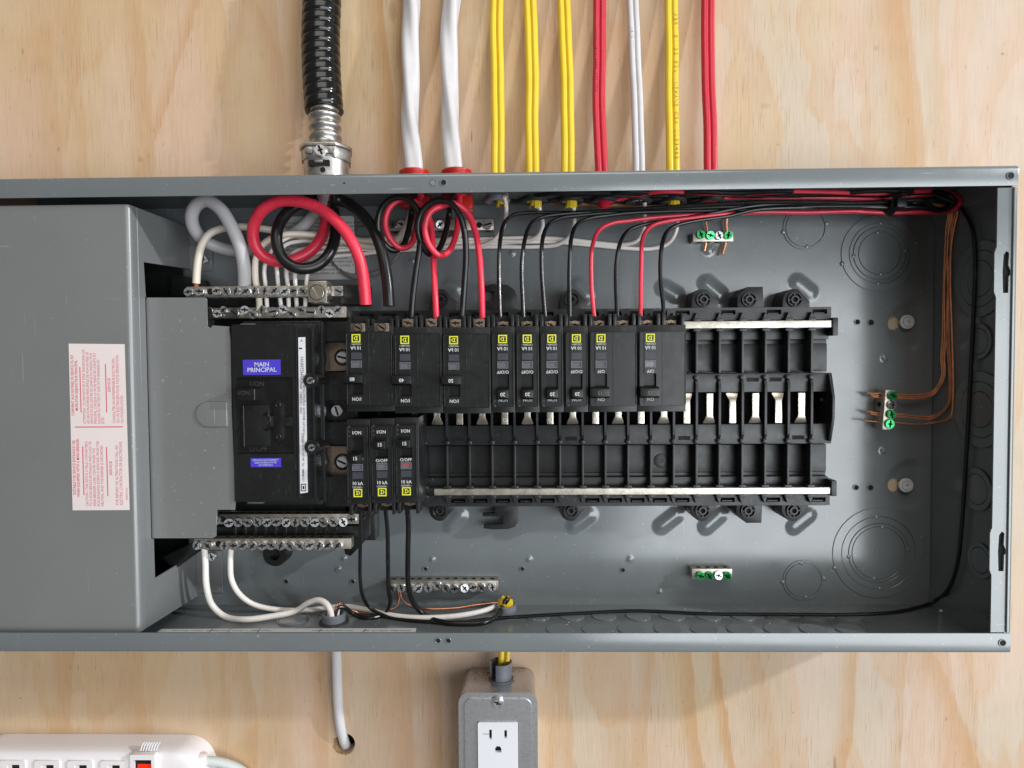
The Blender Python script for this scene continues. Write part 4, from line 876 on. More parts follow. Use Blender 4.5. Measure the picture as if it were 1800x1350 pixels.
for i, (lb, hz, sl, rd) in enumerate((('single pole breaker marked 15, leftmost of the lower three, handle tripped halfway', 4.6, (4.5, 20.5), False), ('single pole breaker marked 15, middle of the lower three', 14.6, (3.2, 11), False), ('single pole breaker marked 15, lower right with a red flag in its window', 14.8, (3.2, 11), True))):
    breaker(lb, xl + pw * (i + .5) + (0 if i else -.2), zL - .8 + i * .6, False, 1, '15', hz, sl, False, 'breakers of the lower row', red=rd)

# ================================================================== wires
def PW(pts): return [Vector(p) if p[2] < -100 else W(*p) for p in pts]
def inside(u, v, y, r):
    p = W(u, v, y); m_ = r + 0.3
    if p.x > BOXR - 2 - m_: p = WX(u, v, BOXR - 2 - m_)
    if p.z < BOTZ + 1.4 + m_: p = WZ(u, v, BOTZ + 1.4 + m_)
    if p.z > TOPZ - 1.4 - m_: p = WZ(u, v, TOPZ - 1.4 - m_)
    if p.y > BACK - m_: p = W(u, v, BACK - m_)
    return p
def wire(name, label, pts, r, mat, group=None, n=12, cat='wire', step=2.2, jit=0.0):
    P_ = PW(pts) if cat == 'cable' else [inside(u, v, y, r) for u, v, y in pts]
    if jit: P_ = [P_[0]] + [p + Vector((random.uniform(-jit, jit), random.uniform(-jit, jit), random.uniform(-jit, jit))) for p in P_[1:-1]] + [P_[-1]]
    return tag(obj(name, G().tube(spline(P_, step), r, n), mat), label, cat, group)
wire('grey_wire', 'thick grey wire looped at the upper left beside the barrier', [(430, 512, 50), (430, 490, 46), (428, 462, 42), (420, 428, 38), (405, 395, 35), (386, 366, 34), (364, 353, 35), (346, 360, 38), (337, 380, 43), (342, 403, 50), (358, 422, 57), (382, 434, 63), (412, 441, 68), (450, 438, 73), (495, 422, 76), (528, 402, 76), (550, 380, 74), (566, 352, 70), (572, 330, 68)], 5.2, 'grey_pvc', None, 16)
wire('red_wire', 'thick red wire looped in front of the black loop, feeding the 80 breaker', [(643, 535, 31), (641, 510, 29), (637, 478, 26), (628, 445, 24), (611, 413, 22), (586, 384, 21), (555, 363, 22), (520, 353, 24), (486, 355, 27), (460, 371, 31), (446, 397, 36), (447, 427, 41), (463, 450, 46), (490, 460, 50), (518, 456, 54), (545, 442, 58), (564, 420, 62), (572, 394, 65), (574, 360, 68), (573, 330, 68)], 4.7, 'red_pvc', 'wires feeding the two pole breakers', 18)
wire('black_wire', 'thick black wire coiled inside the big red loop, feeding the 80 breaker', [(684, 538, 33), (682, 505, 33), (677, 470, 34), (668, 432, 36), (654, 400, 39), (632, 372, 43), (602, 353, 48), (565, 346, 50), (530, 357, 46), (505, 374, 40), (489, 400, 34), (487, 430, 31), (499, 457, 31), (522, 471, 33), (549, 470, 37), (572, 455, 42), (586, 430, 48), (590, 400, 54), (586, 365, 62), (582, 330, 68)], 4.6, 'black_pvc', 'wires feeding the two pole breakers', 18)
# stripped copper ends on the beige wire
wire('white_wire', 'long cream wire arching from the left end of the upper neutral bar', [(345, 498, 46), (346, 478, 45), (349, 452, 44), (356, 428, 45), (370, 410, 48), (396, 401, 54), (432, 399, 61), (475, 404, 68), (520, 414, 75), (580, 421, 82), (640, 424, 85), (700, 420, 87), (760, 424, 86), (798, 420, 86), (815, 402, 84)], 3.05, 'cream_pvc', 'white wires to the neutral bars', 14)
g = G()
for k in range(5):
    a_ = k * 1.256; p, q = W(345, 500, 46), W(346, 509, 44); d = Vector((1.1 * math.cos(a_), 1.1 * math.sin(a_), 0)); d2 = Vector((1.3 * math.cos(a_ + .8), 1.3 * math.sin(a_ + .8), 0)); g.tube([p + d, (p + q) / 2 + (d + d2) / 2, q + d2], .65, 6)
tag(obj('copper_strands', g, 'copper'), 'bare copper strands at the end of the cream wire', 'wire end')
b_ = W(663, 545, 49)
# white branch neutrals from the cables to the bar
NEU = [((886, 345, 62), (890, 365, 66), (887, 392, 72), (872, 418, 78), (846, 432, 83), (800, 434, 86), (700, 428, 87), (610, 418, 83), (548, 410, 72), (505, 418, 62), (478, 440, 56), (465, 470, 54), (467, 505, 55), (470, 545, 56)),
       ((944, 352, 66), (950, 372, 70), (954, 396, 76), (946, 414, 82), (924, 424, 87), (880, 424, 89), (780, 428, 89), (700, 430, 89), (600, 428, 85), (530, 424, 72), (500, 432, 62), (487, 455, 57), (488, 490, 55), (495, 545, 56)),
       ((1007, 352, 66), (1009, 372, 70), (1009, 396, 76), (1001, 416, 82), (980, 430, 87), (940, 434, 90), (860, 434, 90), (760, 437, 90), (680, 440, 88), (600, 436, 84), (545, 436, 70), (515, 446, 62), (504, 470, 57), (506, 505, 56), (508, 545, 57)),
       ((1133, 356, 70), (1133, 385, 74), (1130, 407, 80), (1118, 424, 86), (1095, 430, 90), (1050, 427, 91), (1000, 421, 91), (930, 418, 91), (830, 421, 91), (720, 425, 90), (620, 438, 86), (560, 444, 72), (530, 455, 62), (519, 480, 57), (520, 510, 57), (522, 545, 58)),
       ((1192, 360, 72), (1191, 390, 76), (1187, 410, 80), (1174, 428, 86), (1146, 437, 90), (1095, 436, 91), (1040, 431, 91), (960, 425, 91), (860, 428, 91), (740, 433, 91), (640, 446, 86), (580, 452, 74), (550, 462, 64), (541, 480, 59), (538, 510, 58), (536, 545, 59)),
       ((725, 352, 70), (722, 372, 74), (712, 400, 80), (694, 424, 84), (660, 434, 84), (600, 424, 76), (540, 412, 62), (490, 414, 52), (462, 430, 47), (450, 455, 46), (449, 490, 48), (455, 522, 51), (456, 545, 55))]
NL = ['white wire from the leftmost yellow cable to the neutral bar', 'white wire from the middle yellow cable of the left three', 'white wire from the third yellow cable to the neutral bar', 'white wire dropping from the white cable to the neutral bar', 'white wire from the printed yellow cable, curving lowest at the right', 'white wire from the left red bushing, leftmost of the row of drops']
for p, l in zip(NEU, NL): wire('white_wire', l, p, 1.75 if 'bushing' not in l else 2.6, 'white_pvc' if 'bushing' not in l else 'cream_pvc', 'white wires to the neutral bars', 12)
# 40 and 50 pairs
grp = 'wires feeding the two pole breakers'
wire('black_wire', 'black wire in the left small loop, feeding the 40 breaker', [(728, 340, 66), (724, 372, 64), (718, 405, 58), (708, 432, 52), (690, 440, 46), (672, 424, 41), (664, 396, 37), (671, 366, 34), (692, 348, 32), (717, 350, 32), (735, 372, 33), (740, 402, 35), (737, 440, 35), (730, 485, 34), (726, 520, 33), (723, 560, 33)], 2.5, 'black_pvc', grp, 14)
wire('red_wire', 'red wire in the left small loop, feeding the 40 breaker', [(740, 340, 66), (735, 372, 62), (731, 405, 58), (722, 430, 53), (704, 436, 48), (686, 420, 44), (677, 394, 42), (684, 366, 42), (702, 352, 44), (726, 352, 48), (746, 366, 50), (757, 395, 50), (761, 435, 46), (763, 480, 40), (765, 520, 35), (767, 562, 33)], 2.5, 'red_pvc', grp, 14)
wire('black_wire', 'black wire in the right small loop, feeding the 50 breaker', [(795, 340, 66), (790, 375, 63), (783, 410, 57), (770, 440, 50), (754, 446, 42), (740, 426, 35), (734, 397, 30), (743, 370, 27), (766, 353, 25), (790, 356, 25), (808, 378, 26), (817, 412, 28), (819, 455, 30), (816, 505, 32), (812, 562, 33)], 2.5, 'black_pvc', grp, 14)
wire('red_wire', 'red wire in the right small loop, feeding the 50 breaker', [(808, 340, 66), (806, 375, 60), (802, 410, 53), (790, 440, 45), (772, 449, 37), (754, 430, 31), (747, 400, 28), (756, 373, 28), (776, 362, 32), (800, 358, 39), (820, 372, 43), (834, 402, 42), (842, 445, 38), (846, 500, 34), (848, 562, 33)], 2.5, 'red_pvc', grp, 14)
# hot wires: in from the cables, along the top, round the right end, back and down to their breakers
HOT = [('black', 'black wire to the first 20 breaker beside the 50', 895, [(880, 575, 35), (878, 530, 38), (877, 470, 42), (879, 425, 47), (886, 393, 54), (903, 378, 60), (940, 374, 64), (1000, 374, 66)]),
       ('black', 'black wire to the second 20 breaker from the 50', 955, [(921, 575, 35), (919, 530, 38), (917, 470, 42), (922, 424, 47), (932, 396, 53), (950, 383, 58), (985, 377, 63), (1050, 373, 66)]),
       ('black', 'black wire to the third 20 breaker from the 50', 1015, [(960, 575, 35), (956, 530, 38), (952, 470, 42), (954, 420, 47), (964, 395, 53), (984, 384, 58), (1020, 379, 63), (1080, 374, 66)]),
       ('black', 'black wire to the fourth 20 breaker from the 50', 1075, [(1002, 575, 35), (1001, 530, 38), (1001, 465, 42), (1005, 415, 48), (1014, 395, 53), (1033, 385, 58), (1070, 379, 62), (1120, 374, 65)]),
       ('red', 'red wire to the two pole breaker right of the 20s', 1060, [(1047, 575, 35), (1042, 535, 38), (1039, 480, 42), (1041, 435, 47), (1052, 406, 52), (1074, 393, 57), (1108, 388, 60), (1160, 382, 63)]),
       ('black', 'black wire to the two pole breaker right of the 20s', 1110, [(1086, 575, 35), (1084, 535, 38), (1083, 470, 42), (1090, 428, 47), (1104, 406, 52), (1128, 396, 57), (1165, 389, 60), (1220, 381, 63)]),
       ('red', 'red wire to the rightmost breaker of the top row', 1235, [(1126, 575, 35), (1126, 535, 38), (1127, 470, 42), (1131, 415, 48), (1146, 397, 53), (1172, 389, 57), (1210, 384, 60), (1270, 377, 63)]),
       ('black', 'black wire to the rightmost breaker of the top row', 1200, [(1165, 575, 35), (1166, 540, 38), (1161, 490, 42), (1163, 435, 47), (1172, 408, 52), (1190, 396, 56), (1225, 388, 60), (1280, 380, 63)])]
for i, (c_, l, us, p) in enumerate(HOT):
    o1 = (i * 3.1) % 12; o2 = (i * 5.3) % 11; rr = (i * 0.37) % 1
    q = list(p)
    for u in (1330, 1420, 1500, 1570, 1620):
        if u > q[-1][0] + 40: q.append((u, (372 if c_ == 'red' else 358) + (o1 if c_ == 'black' else 4) - (u - 1300) * 0.012 + random.uniform(-2.5, 2.5), 60 + o2 + random.uniform(-2, 2)))
    ur = (1689 if c_ == 'red' else 1668 + o1)
    q += [(ur - 16, 371 - rr * 3, 66 + o2 * .5), (ur, 356 - rr * 2, 70), (ur - 14, 341 - rr * 2, 74)]
    for u in (1600, 1540, 1460, 1380, 1300, 1230, 1160, 1090, 1030, 970):
        if u > us + 60: q.append((u, 338 + (o2 * 0.9) % 9 + random.uniform(-2, 3), 62 + o1 + random.uniform(-3, 3)))
    q += [(us + 32, 348 + rr * 3, 66), (us + 10, 354, 68), (us - 6, 350, 70)]
    wire(f'{c_}_wire', l, q, 1.72, f'{c_}_pvc', 'wires of the top bundle', 10, step=3)
tie = W(1568, 350, 62)
t = thing('cable_tie', 'black cable tie round the wire bundle at upper right', 'cable tie', tie, None)
obj('strap', G().tube([tie + Vector((3 * math.sin(k / 20 * 6.283) * 0.15, -13 * math.cos(k / 20 * 6.283) + 6, 11 * math.sin(k / 20 * 6.283))) for k in range(21)], 1, prof=[(-3.2, -.7), (3.2, -.7), (3.2, .7), (-3.2, .7)], up=(0, 0, 1)), 'toggle_plastic', t, .2, 1)
obj('lock_head', G().box(tie.x - 2, tie.x + 6, tie.y - 11.5, tie.y - 5.5, tie.z - 9, tie.z - 1.5), 'toggle_plastic', t, .6)
# long black wire that runs right round the box
wire('black_wire', 'long black wire running down the right side and along the bottom', [(634, 893, 34), (634, 930, 38), (633, 975, 44), (633, 1015, 50), (637, 1045, 56), (650, 1068, 64), (680, 1084, 70), (740, 1092, 74), (810, 1093, 76), (870, 1087, 78), (930, 1083, 82), (1020, 1078, 86), (1120, 1074, 89), (1240, 1079, 89), (1380, 1080, 89), (1500, 1080, 89), (1580, 1075, 88), (1640, 1058, 86), (1668, 1034, 84), (1683, 990, 83), (1690, 930, 83), (1696, 840, 84), (1702, 740, 85), (1707, 640, 86), (1712, 540, 86), (1714, 450, 85), (1710, 405, 83), (1698, 378, 78), (1680, 358, 72), (1640, 343, 68), (1560, 341, 67)], 1.55, 'black_pvc', 'wires of the top bundle', 10, step=3)
wire('black_wire', 'black wire from the middle 15 breaker hooking left at the bottom', [(677, 890, 34), (681, 930, 40), (682, 990, 48), (683, 1035, 54), (686, 1060, 60), (676, 1079, 66), (650, 1086, 70), (622, 1080, 64), (606, 1068, 58), (594, 1068, 54), (588, 1084, 51)], 1.8, 'black_pvc', 'wires of the lower breakers', 10)
wire('black_wire', 'black wire from the lower right 15 breaker to the yellow cable end', [(716, 890, 34), (718, 925, 40), (717, 975, 47), (718, 1030, 55), (726, 1058, 61), (745, 1080, 66), (775, 1093, 69), (815, 1096, 70), (850, 1094, 71), (872, 1084, 74), (884, 1066, 79), (891, 1053, 83), (893, 1058, 85)], 2.2, 'black_pvc', 'wires of the lower breakers', 12)
wire('white_wire', 'white wire from the left end of the lowest neutral bar to the grey bushing', [(359, 962, 54), (361, 990, 55), (363, 1030, 57), (372, 1062, 60), (394, 1083, 63), (432, 1089, 65), (480, 1083, 68), (520, 1074, 66), (542, 1060, 63), (560, 1055, 60), (573, 1061, 56), (581, 1074, 52), (584, 1086, 50)], 2.6, 'white_pvc', 'white wires under the lowest neutral bar', 14)
wire('white_wire', 'white wire from the lowest neutral bar running along the bottom to the yellow cable end', [(406, 962, 54), (405, 990, 55), (407, 1018, 58), (420, 1043, 63), (445, 1062, 69), (490, 1072, 76), (545, 1072, 82), (600, 1066, 84), (645, 1072, 84), (690, 1082, 82), (740, 1086, 80), (800, 1083, 80), (845, 1075, 82), (875, 1065, 84), (890, 1060, 86)], 2.3, 'white_pvc', 'white wires under the lowest neutral bar', 14)
# bare copper
CU = 'bare copper ground wires'
ends = [(1523, 691), (1530, 694), (1532, 697), (1523, 723), (1530, 727), (1516, 739)]
for i, (eu, ev) in enumerate(ends):
    v2 = (692, 696, 699, 727, 731, 742)[i]; u0 = (1660, 1663, 1666, 1669, 1672, 1675)[i]; rn = random.uniform
    turn = 640 if i < 3 else (690 if i < 5 else 712)
    wv = (1040, 1020, 985, 960, 935, 1165)[i]
    pts = [(eu, ev, 85), (1548, v2, 85.5), (1580, v2 + 1, 86), (1610, v2 + (4 if i >= 3 else 2), 86), (1640, v2 + (4 if i in (3, 4) else 1) - (i < 3) * 6, 86), (1655 + i * 2.6 + (2 if i > 2 else 0), turn + 22, 86), (u0 - (6 if i < 3 else 0), turn - 12, 86), (u0 - 4 + rn(-3, 3), 590, 86), (u0 - 3 + rn(-4, 4), 500, 86), (u0 + rn(-3, 3), 430, 85), (u0 + 4, 392, 83), (u0 + 8, 372, 82), (u0 - 14, 361, 86), (1580, 357, 90), (1450, 359 + i * .6, 91), (1300, 360 + i * .5, 91), (wv + 60, 360, 88), (wv, 352, 80)]
    wire('copper_wire', ('bare copper wire to the upright ground bar, ' + ('first', 'second', 'third', 'fourth', 'fifth', 'lowest')[i] + ' from its top'), pts, 0.74, 'copper', CU, 7, step=4)
wire('copper_wire', 'thin copper end through the second green screw of the upper right ground bar', [(1238, 441, 90), (1241, 425, 89), (1243, 408, 89), (1240, 388, 88), (1235, 370, 86)], 1.05, 'copper', CU, 8)
wire('copper_wire', 'thicker copper end through the last green screw of the upper right ground bar', [(1269, 447, 88), (1274, 430, 89), (1277, 412, 89), (1276, 392, 88), (1278, 370, 86)], 1.5, 'copper', CU, 8)
wire('copper_wire', 'copper wire from the low ground bar hooking left towards the grey bushing', [(698, 1022, 88), (700, 1040, 88), (702, 1052, 86), (697, 1066, 82), (680, 1073, 80), (640, 1078, 72), (612, 1070, 62), (600, 1059, 56), (592, 1064, 53), (588, 1084, 51)], 0.95, 'dull_copper', CU, 8)
wire('copper_wire', 'copper wire from the low ground bar running right to the yellow cable end', [(705, 1022, 88), (704, 1040, 88), (706, 1052, 87), (720, 1064, 86), (750, 1070, 86), (800, 1069, 86), (840, 1063, 86), (870, 1060, 86), (888, 1060, 87)], 0.95, 'dull_copper', CU, 8)
for k in range(4):
    wire('copper_wire', ('fine bare ground strand sagging behind the thick red wire, ' + ('topmost', 'second from the top', 'third from the top', 'lowest')[k] + ' of four'), [(590, 340, 72), (578, 400, 84), (572, 440, 90), (586, 464, 90), (612, 481 + k * 2, 89), (645, 482 + k * 1.5, 89), (672, 474 + k, 88), (690, 462 - k, 86), (702, 440, 86), (704, 410, 86), (700, 396 + k, 88)], 0.75, 'galv_fitting', 'fine ground strands behind the red wire', 7, jit=.6)

# ================================================================== cables above the box
def cable(name, label, pts, hw, mat, group, twin=True, twist=0.0, prints=None):
    t = thing(name, label, 'cable', W(*pts[-1]), group)
    if twin:
        pr = []
        for k in range(28):
            a_ = 2 * math.pi * k / 28; ca, sa = math.cos(a_), math.sin(a_)
            best = 0.0
            for cx in (-0.45, 0.45):            # union of two circles
                b2 = ca * cx; d2 = b2 * b2 - (cx * cx - 0.55 ** 2)
                if d2 >= 0: best = max(best, b2 + math.sqrt(d2))
            best = max(best, 0.30)
            pr.append((ca * best, sa * best))
    else:
        pr = [(math.cos(2 * math.pi * k / 36) * (1 + 0.13 * math.cos(3 * 2 * math.pi * k / 36)), math.sin(2 * math.pi * k / 36) * (1 + 0.13 * math.cos(3 * 2 * math.pi * k / 36))) for k in range(36)]
    P_ = spline(PW(pts), 2.5); kr = random.Random(len(label) * 7 + int(pts[1][0])); k1, k2, k3 = kr.uniform(0, 6), kr.uniform(0, 6), kr.uniform(.7, 1.3)
    P_ = [p + Vector((.5 * math.sin(i * 2.5 / 24 * k3 + k1) + .12 * math.sin(i * 2.5 / 9.1 + k2), .3 * math.sin(i * 2.5 / 27 + k2), 0)) for i, p in enumerate(P_)]
    # frame: lobes side by side along x
    obj('jacket', G().tube(P_, hw, prof=pr, twist=twist, up=(0, 1, 0)), mat, t, ang=60)
    return t, P_
tops = [(875, 863, 874, 866), (936, 922, 938, 930), (999, 985, 992, 999)]
YC = 'cables entering the top of the box'
def cpath(us, v1=352, y0=88, y1=68): # pixel u at v=0,100,200,297
    P_ = [(us[0] + (us[0] - us[1]) * .6, -70, y0 + 2)]
    for i, u in enumerate(us): P_.append((u, (0, 100, 200, 297)[i], y0 - (y0 - y1) * (0, .25, .55, .85)[i]))
    P_.append((us[-1], v1, y1)); return P_
cable('sheathed_cable', 'leftmost yellow cable above the box', cpath((873, 874, 874, 876), 345), 5.8, 'yellow_jacket', YC)
cable('sheathed_cable', 'yellow cable in the middle of the left three', cpath((932, 934, 935, 937), 355), 5.8, 'yellow_jacket', YC)
cable('sheathed_cable', 'third yellow cable, beside the left red cable', cpath((991, 994, 997, 999), 355), 5.8, 'yellow_jacket', YC)
cable('sheathed_cable', 'red cable right of the three yellow cables', cpath((1053, 1053, 1054, 1058), 355), 5.6, 'red_jacket', YC)
cable('sheathed_cable', 'flat white cable between a red and a yellow cable', cpath((1113, 1117, 1120, 1122), 355), 5.2, 'white_jacket', YC)
yc, ycp = cable('sheathed_cable', 'yellow cable with dark print down its side', cpath((1179, 1182, 1181, 1182), 355), 5.8, 'yellow_jacket', YC)
cable('sheathed_cable', 'rightmost red cable above the box', cpath((1243, 1245, 1248, 1248), 355), 5.8, 'red_jacket', YC)
cable('sheathed_cable', 'left thick white twisted cable in a red bushing', [(718, -70, 88), (724, 0, 86), (721, 70, 84), (721, 140, 81), (722, 210, 76), (726, 270, 70), (729, 340, 68)], 7.2, 'white_jacket', 'thick white cables', False, 0.021)
cable('sheathed_cable', 'right thick white twisted cable in a red bushing', [(800, -70, 88), (796, 0, 86), (790, 70, 84), (789, 140, 81), (791, 210, 76), (795, 270, 70), (799, 340, 68)], 7.2, 'white_jacket', 'thick white cables', False, 0.021)
def cable_print(parent, P_, body, mat, size, s0, dx, dy, gap=1.0):
    """letters set one after the other down the cable, reading downwards"""
    acc = [0.0]
    for a, b in zip(P_, P_[1:]): acc.append(acc[-1] + (b - a).length)
    g = G(); s = s0
    for ch in body:
        if ch != ' ':
            i = max(k for k in range(len(acc)) if acc[k] <= s); i = min(i, len(P_) - 2)
            p = P_[i].lerp(P_[i + 1], (s - acc[i]) / (acc[i + 1] - acc[i])); tg = (P_[i + 1] - P_[i]).normalized()
            gl = text_g(ch, size, 0)
            side = Vector((0, 1, 0)).cross(tg).normalized(); off = p + side * dx + Vector((0, dy, 0))
            # glyph x runs along the cable, glyph up points to the right of the picture
            rt = Vector((tg.z * -1, 0, tg.x)); rt = rt if rt.x > 0 else -rt
            vs = [tuple(off + tg * x + rt * z + Vector((0, 0.10 * (z * z), 0))) for x, _, z in gl.v]
            g.add(vs, gl.f)
        s += size * gap
    return obj('print', g, mat, parent, smooth=False)
cable_print(yc, ycp, 'ABR/ 01/22 02h  NEXANS CSA LL23462', 'ink_olive', 5.0, 50, -2.7, -3.3, 0.77)
# the dark flecked print on the left red and the white cable
for us, body, mt, dx in (((1053, 1053, 1054, 1058), 'NMD90 14/3 300V FT1 CSA', 'ink_black', 3.0), ((1113, 1117, 1120, 1122), '14/2 NMD90 300V NEXANS', 'ink_grey', 2.6)):
    own = [o for o in bpy.data.objects if o.get('category') == 'cable' and (('red cable right' in o['label']) if mt == 'ink_black' else ('flat white' in o['label']))][0]
    cable_print(own, spline(PW(cpath(us, 355)), 2.5), body, mt, 3.0, 62, dx, -2.95, 0.85)
# bushings through the top wall
def lathe_v(name, u, y, zs_r, mat, parent, n=28):
    x = W(u, 320, y).x; return obj(name, G().lathe([(r, z) for z, r in zs_r], (x, y, 0), 'z', n, 0, True), mat, parent, ang=40)
ztop = W(800, 300.5, 68).z - 2.2
for u, l in ((729, 'red plastic bushing gripping the left thick white cable'), (803, 'red plastic bushing gripping the right thick white cable')):
    x = W(u, 330, 68).x; t = thing('cable_bushing', l, 'bushing', (x, 68, TOPZ), 'red bushings')
    lathe_v('collar', u, 68, [(TOPZ + .1, 11.5), (ztop - 2, 11.5), (ztop, 13), (ztop + 1.6, 13), (ztop + 2.2, 12.2), (ztop + 2.2, 8)], 'red_plastic', t)
    lathe_v('throat', u, 68, [(TOPZ - 1.6, 13.5), (TOPZ - 8, 13.5), (W(u, 361, 60).z, 12), (W(u, 363, 60).z, 7.4)], 'red_plastic', t)
    zz = W(u, 365, 60).z; obj('clamp_wedge', G().box(x + 4, x + 14, 55, 72, zz - 2, TOPZ - 3), 'red_plastic', t, 1.0)
for u, l, mt in ((874, 'grey bushing at the end of the leftmost yellow cable', 'grey_plastic'), (940, 'dark bushing under the middle yellow cable of the left three', 'dark_fitting'), (1003, 'dark bushing under the third yellow cable', 'dark_fitting'), (1062, 'dark bushing around the end of the left red cable', 'dark_fitting'), (1122, 'dark bushing around the end of the flat white cable', 'dark_fitting'), (1184, 'dark bushing around the end of the printed yellow cable', 'dark_fitting'), (1250, 'dark bushing around the end of the rightmost red cable', 'dark_fitting')):
    x = W(u, 340, 68).x; t = thing('cable_bushing', l, 'bushing', (x, 68, TOPZ), 'small cable bushings')
    zl = W(u, 356, 68).z
    ring('collar', (x, 68, TOPZ - 1.6), 6.4, 9.5, TOPZ - 1.6 - zl, 'z', -1, mt, t, 24, .8); ring('lip', (x, 68, zl + 2), 7.5, 11, 2.2, 'z', -1, mt, t, 24, .6)
for u, l in ((943, 'torn yellow jacket end under the middle yellow cable'), (1005, 'torn yellow jacket end under the third yellow cable'), (1186, 'torn yellow jacket end under the printed yellow cable'), (884, 'torn yellow jacket end inside the grey bushing')):
    p = W(u, 352, 66); g = G()
    for k in range(9):
        a0, a1 = k * .6 - 2.6, k * .6 - 2.05; R_ = 4.6
        zl = p.z - 4 - random.uniform(0, 4)
        g.add([(p.x + R_ * math.sin(a0), p.y - R_ * .7 * math.cos(a0), p.z + 6), (p.x + R_ * math.sin(a1), p.y - R_ * .7 * math.cos(a1), p.z + 6), (p.x + R_ * 1.1 * math.sin(a1) - .6, p.y - R_ * .8 * math.cos(a1), zl), (p.x + R_ * 1.1 * math.sin(a0) - .6, p.y - R_ * .8 * math.cos(a0), zl - random.uniform(-1, 1))], [(0, 1, 2, 3)])
    tag(obj('jacket_end', g, 'yellow_jacket'), l, 'cable jacket', 'torn jacket ends')
tag(obj('jacket_end', G().tube(PW([(1060, 345, 70), (1062, 358, 68), (1064, 366, 67)]), [5.0, 5.2, 4.4], prof=[(math.cos(k / 14 * 6.28), .7 * math.sin(k / 14 * 6.28)) for k in range(14)]), 'red_jacket'), 'red jacket end under the left red cable', 'cable jacket')

# ================================================================== flexible conduit
cx_, cy_ = W(570, 280, 66).x, 66.0
t = thing('flexible_conduit', 'black corrugated conduit with a bare metal end above the box', 'conduit', (cx_, cy_, TOPZ))
P_ = spline(PW([(565, -60, 80), (566, 0, 78), (564, 60, 76), (565, 120, 73), (568, 170, 70), (570, 196, 69)]), 0.9)
L_ = 0; rad = []
for i, p in enumerate(P_):
    if i: L_ += (P_[i] - P_[i - 1]).length
    rad.append(L_)
g = G(); NS = 40
u_ = Vector((0, 1, 0))
for i, p in enumerate(P_):
    T_ = (P_[min(i + 1, len(P_) - 1)] - P_[max(i - 1, 0)]).normalized(); u_ = (u_ - T_ * u_.dot(T_)).normalized(); w_ = T_.cross(u_)
    for k in range(NS):
        a_ = 2 * math.pi * k / NS; cs = math.cos(2 * math.pi * rad[i] / 9.0 + a_); R_ = 16.1 - 1.15 * max(0.0, cs) ** 2.5
        g.v.append(tuple(p + (w_ * math.cos(a_) + u_ * math.sin(a_)) * R_))
for i in range(len(P_) - 1):
    for k in range(NS): g.f.append((i * NS + k, i * NS + (k + 1) % NS, (i + 1) * NS + (k + 1) % NS, (i + 1) * NS + k))
g.f.append(tuple(range((len(P_) - 1) * NS, len(P_) * NS)))
obj('sleeve', g, 'conduit_black', t, ang=80)
P_ = spline(PW([(569.5, 185, 69), (571, 215, 68), (572, 240, 67), (572.5, 256, 66), (572.5, 266, 66)]), 0.7)
L_ = 0; rad = []
for i, p in enumerate(P_):
    if i: L_ += (P_[i] - P_[i - 1]).length
    rad.append(12.4 + 1.25 * math.sin(2 * math.pi * L_ / 9.0))
obj('metal_core', G().tube(P_, rad, 36), 'galv_fitting', t, ang=80)
zc = [W(572, v, 60).z for v in (257, 263, 274, 284, 300)]
t2 = thing('conduit_connector', 'zinc clamp connector under the corrugated conduit', 'connector', (cx_, cy_, TOPZ))
xc = W(570, 280, 60).x
obj('barrel', G().lathe([(18.5, zc[3] + 1), (18.8, TOPZ + .1), (17, TOPZ + .1)], (xc, 66, 0), 'z', 36, 0, True), 'galv_fitting', t2)
obj('clamp_collar', G().prism([(-21, 9), (-20, 2), (-13, -5), (13, -5), (20, 2), (21, 9), (16, 20), (-16, 20)], 0, 1, 'z').__class__().prism([(xc + a, 62 + b) for a, b in ((-21, 4), (-19, -3), (-12, -12), (12, -12), (19, -3), (21, 4), (17, 18), (-17, 18))], zc[3], zc[1], 'z'), 'galv_fitting', t2, 1.0)
obj('clamp_lip', G().prism([(xc + a, 62 + b) for a, b in ((-22, 4), (-20, -4), (-13, -13), (13, -13), (20, -4), (22, 4), (18, 19), (-18, 19))], zc[1], zc[0], 'z'), 'galv_fitting', t2, .5)
obj('clamp_gap', G().box(xc - 9, xc + 8, 46.5, 50, W(570, 291, 47).z, W(570, 281, 47).z), 'gap_shade_black', t2); obj('clamp_tongue', G().box(xc - 4, xc + 3, 45.8, 47, W(570, 286, 47).z, W(570, 281.5, 47).z), 'galv_fitting', t2, .3)
for dx in (-9, 8): obj('clamp_block', G().box(xc + dx - 3, xc + dx + 3, 47, 52, zc[3] + 3, zc[1] - 2), 'galv_fitting', t2, .4)
p = W(564, 266, 47); screw(t2, (p.x, 47.5, p.z), 4.6, 'combo', h=4)
small = W(567, 298, 47); obj('set_hole', G().lathe([(2.2, 0), (2.2, -.3), (0, -.3)], (small.x, 47.4, small.z), 'y', 16, 0, False), 'gap_shade_black', t2)

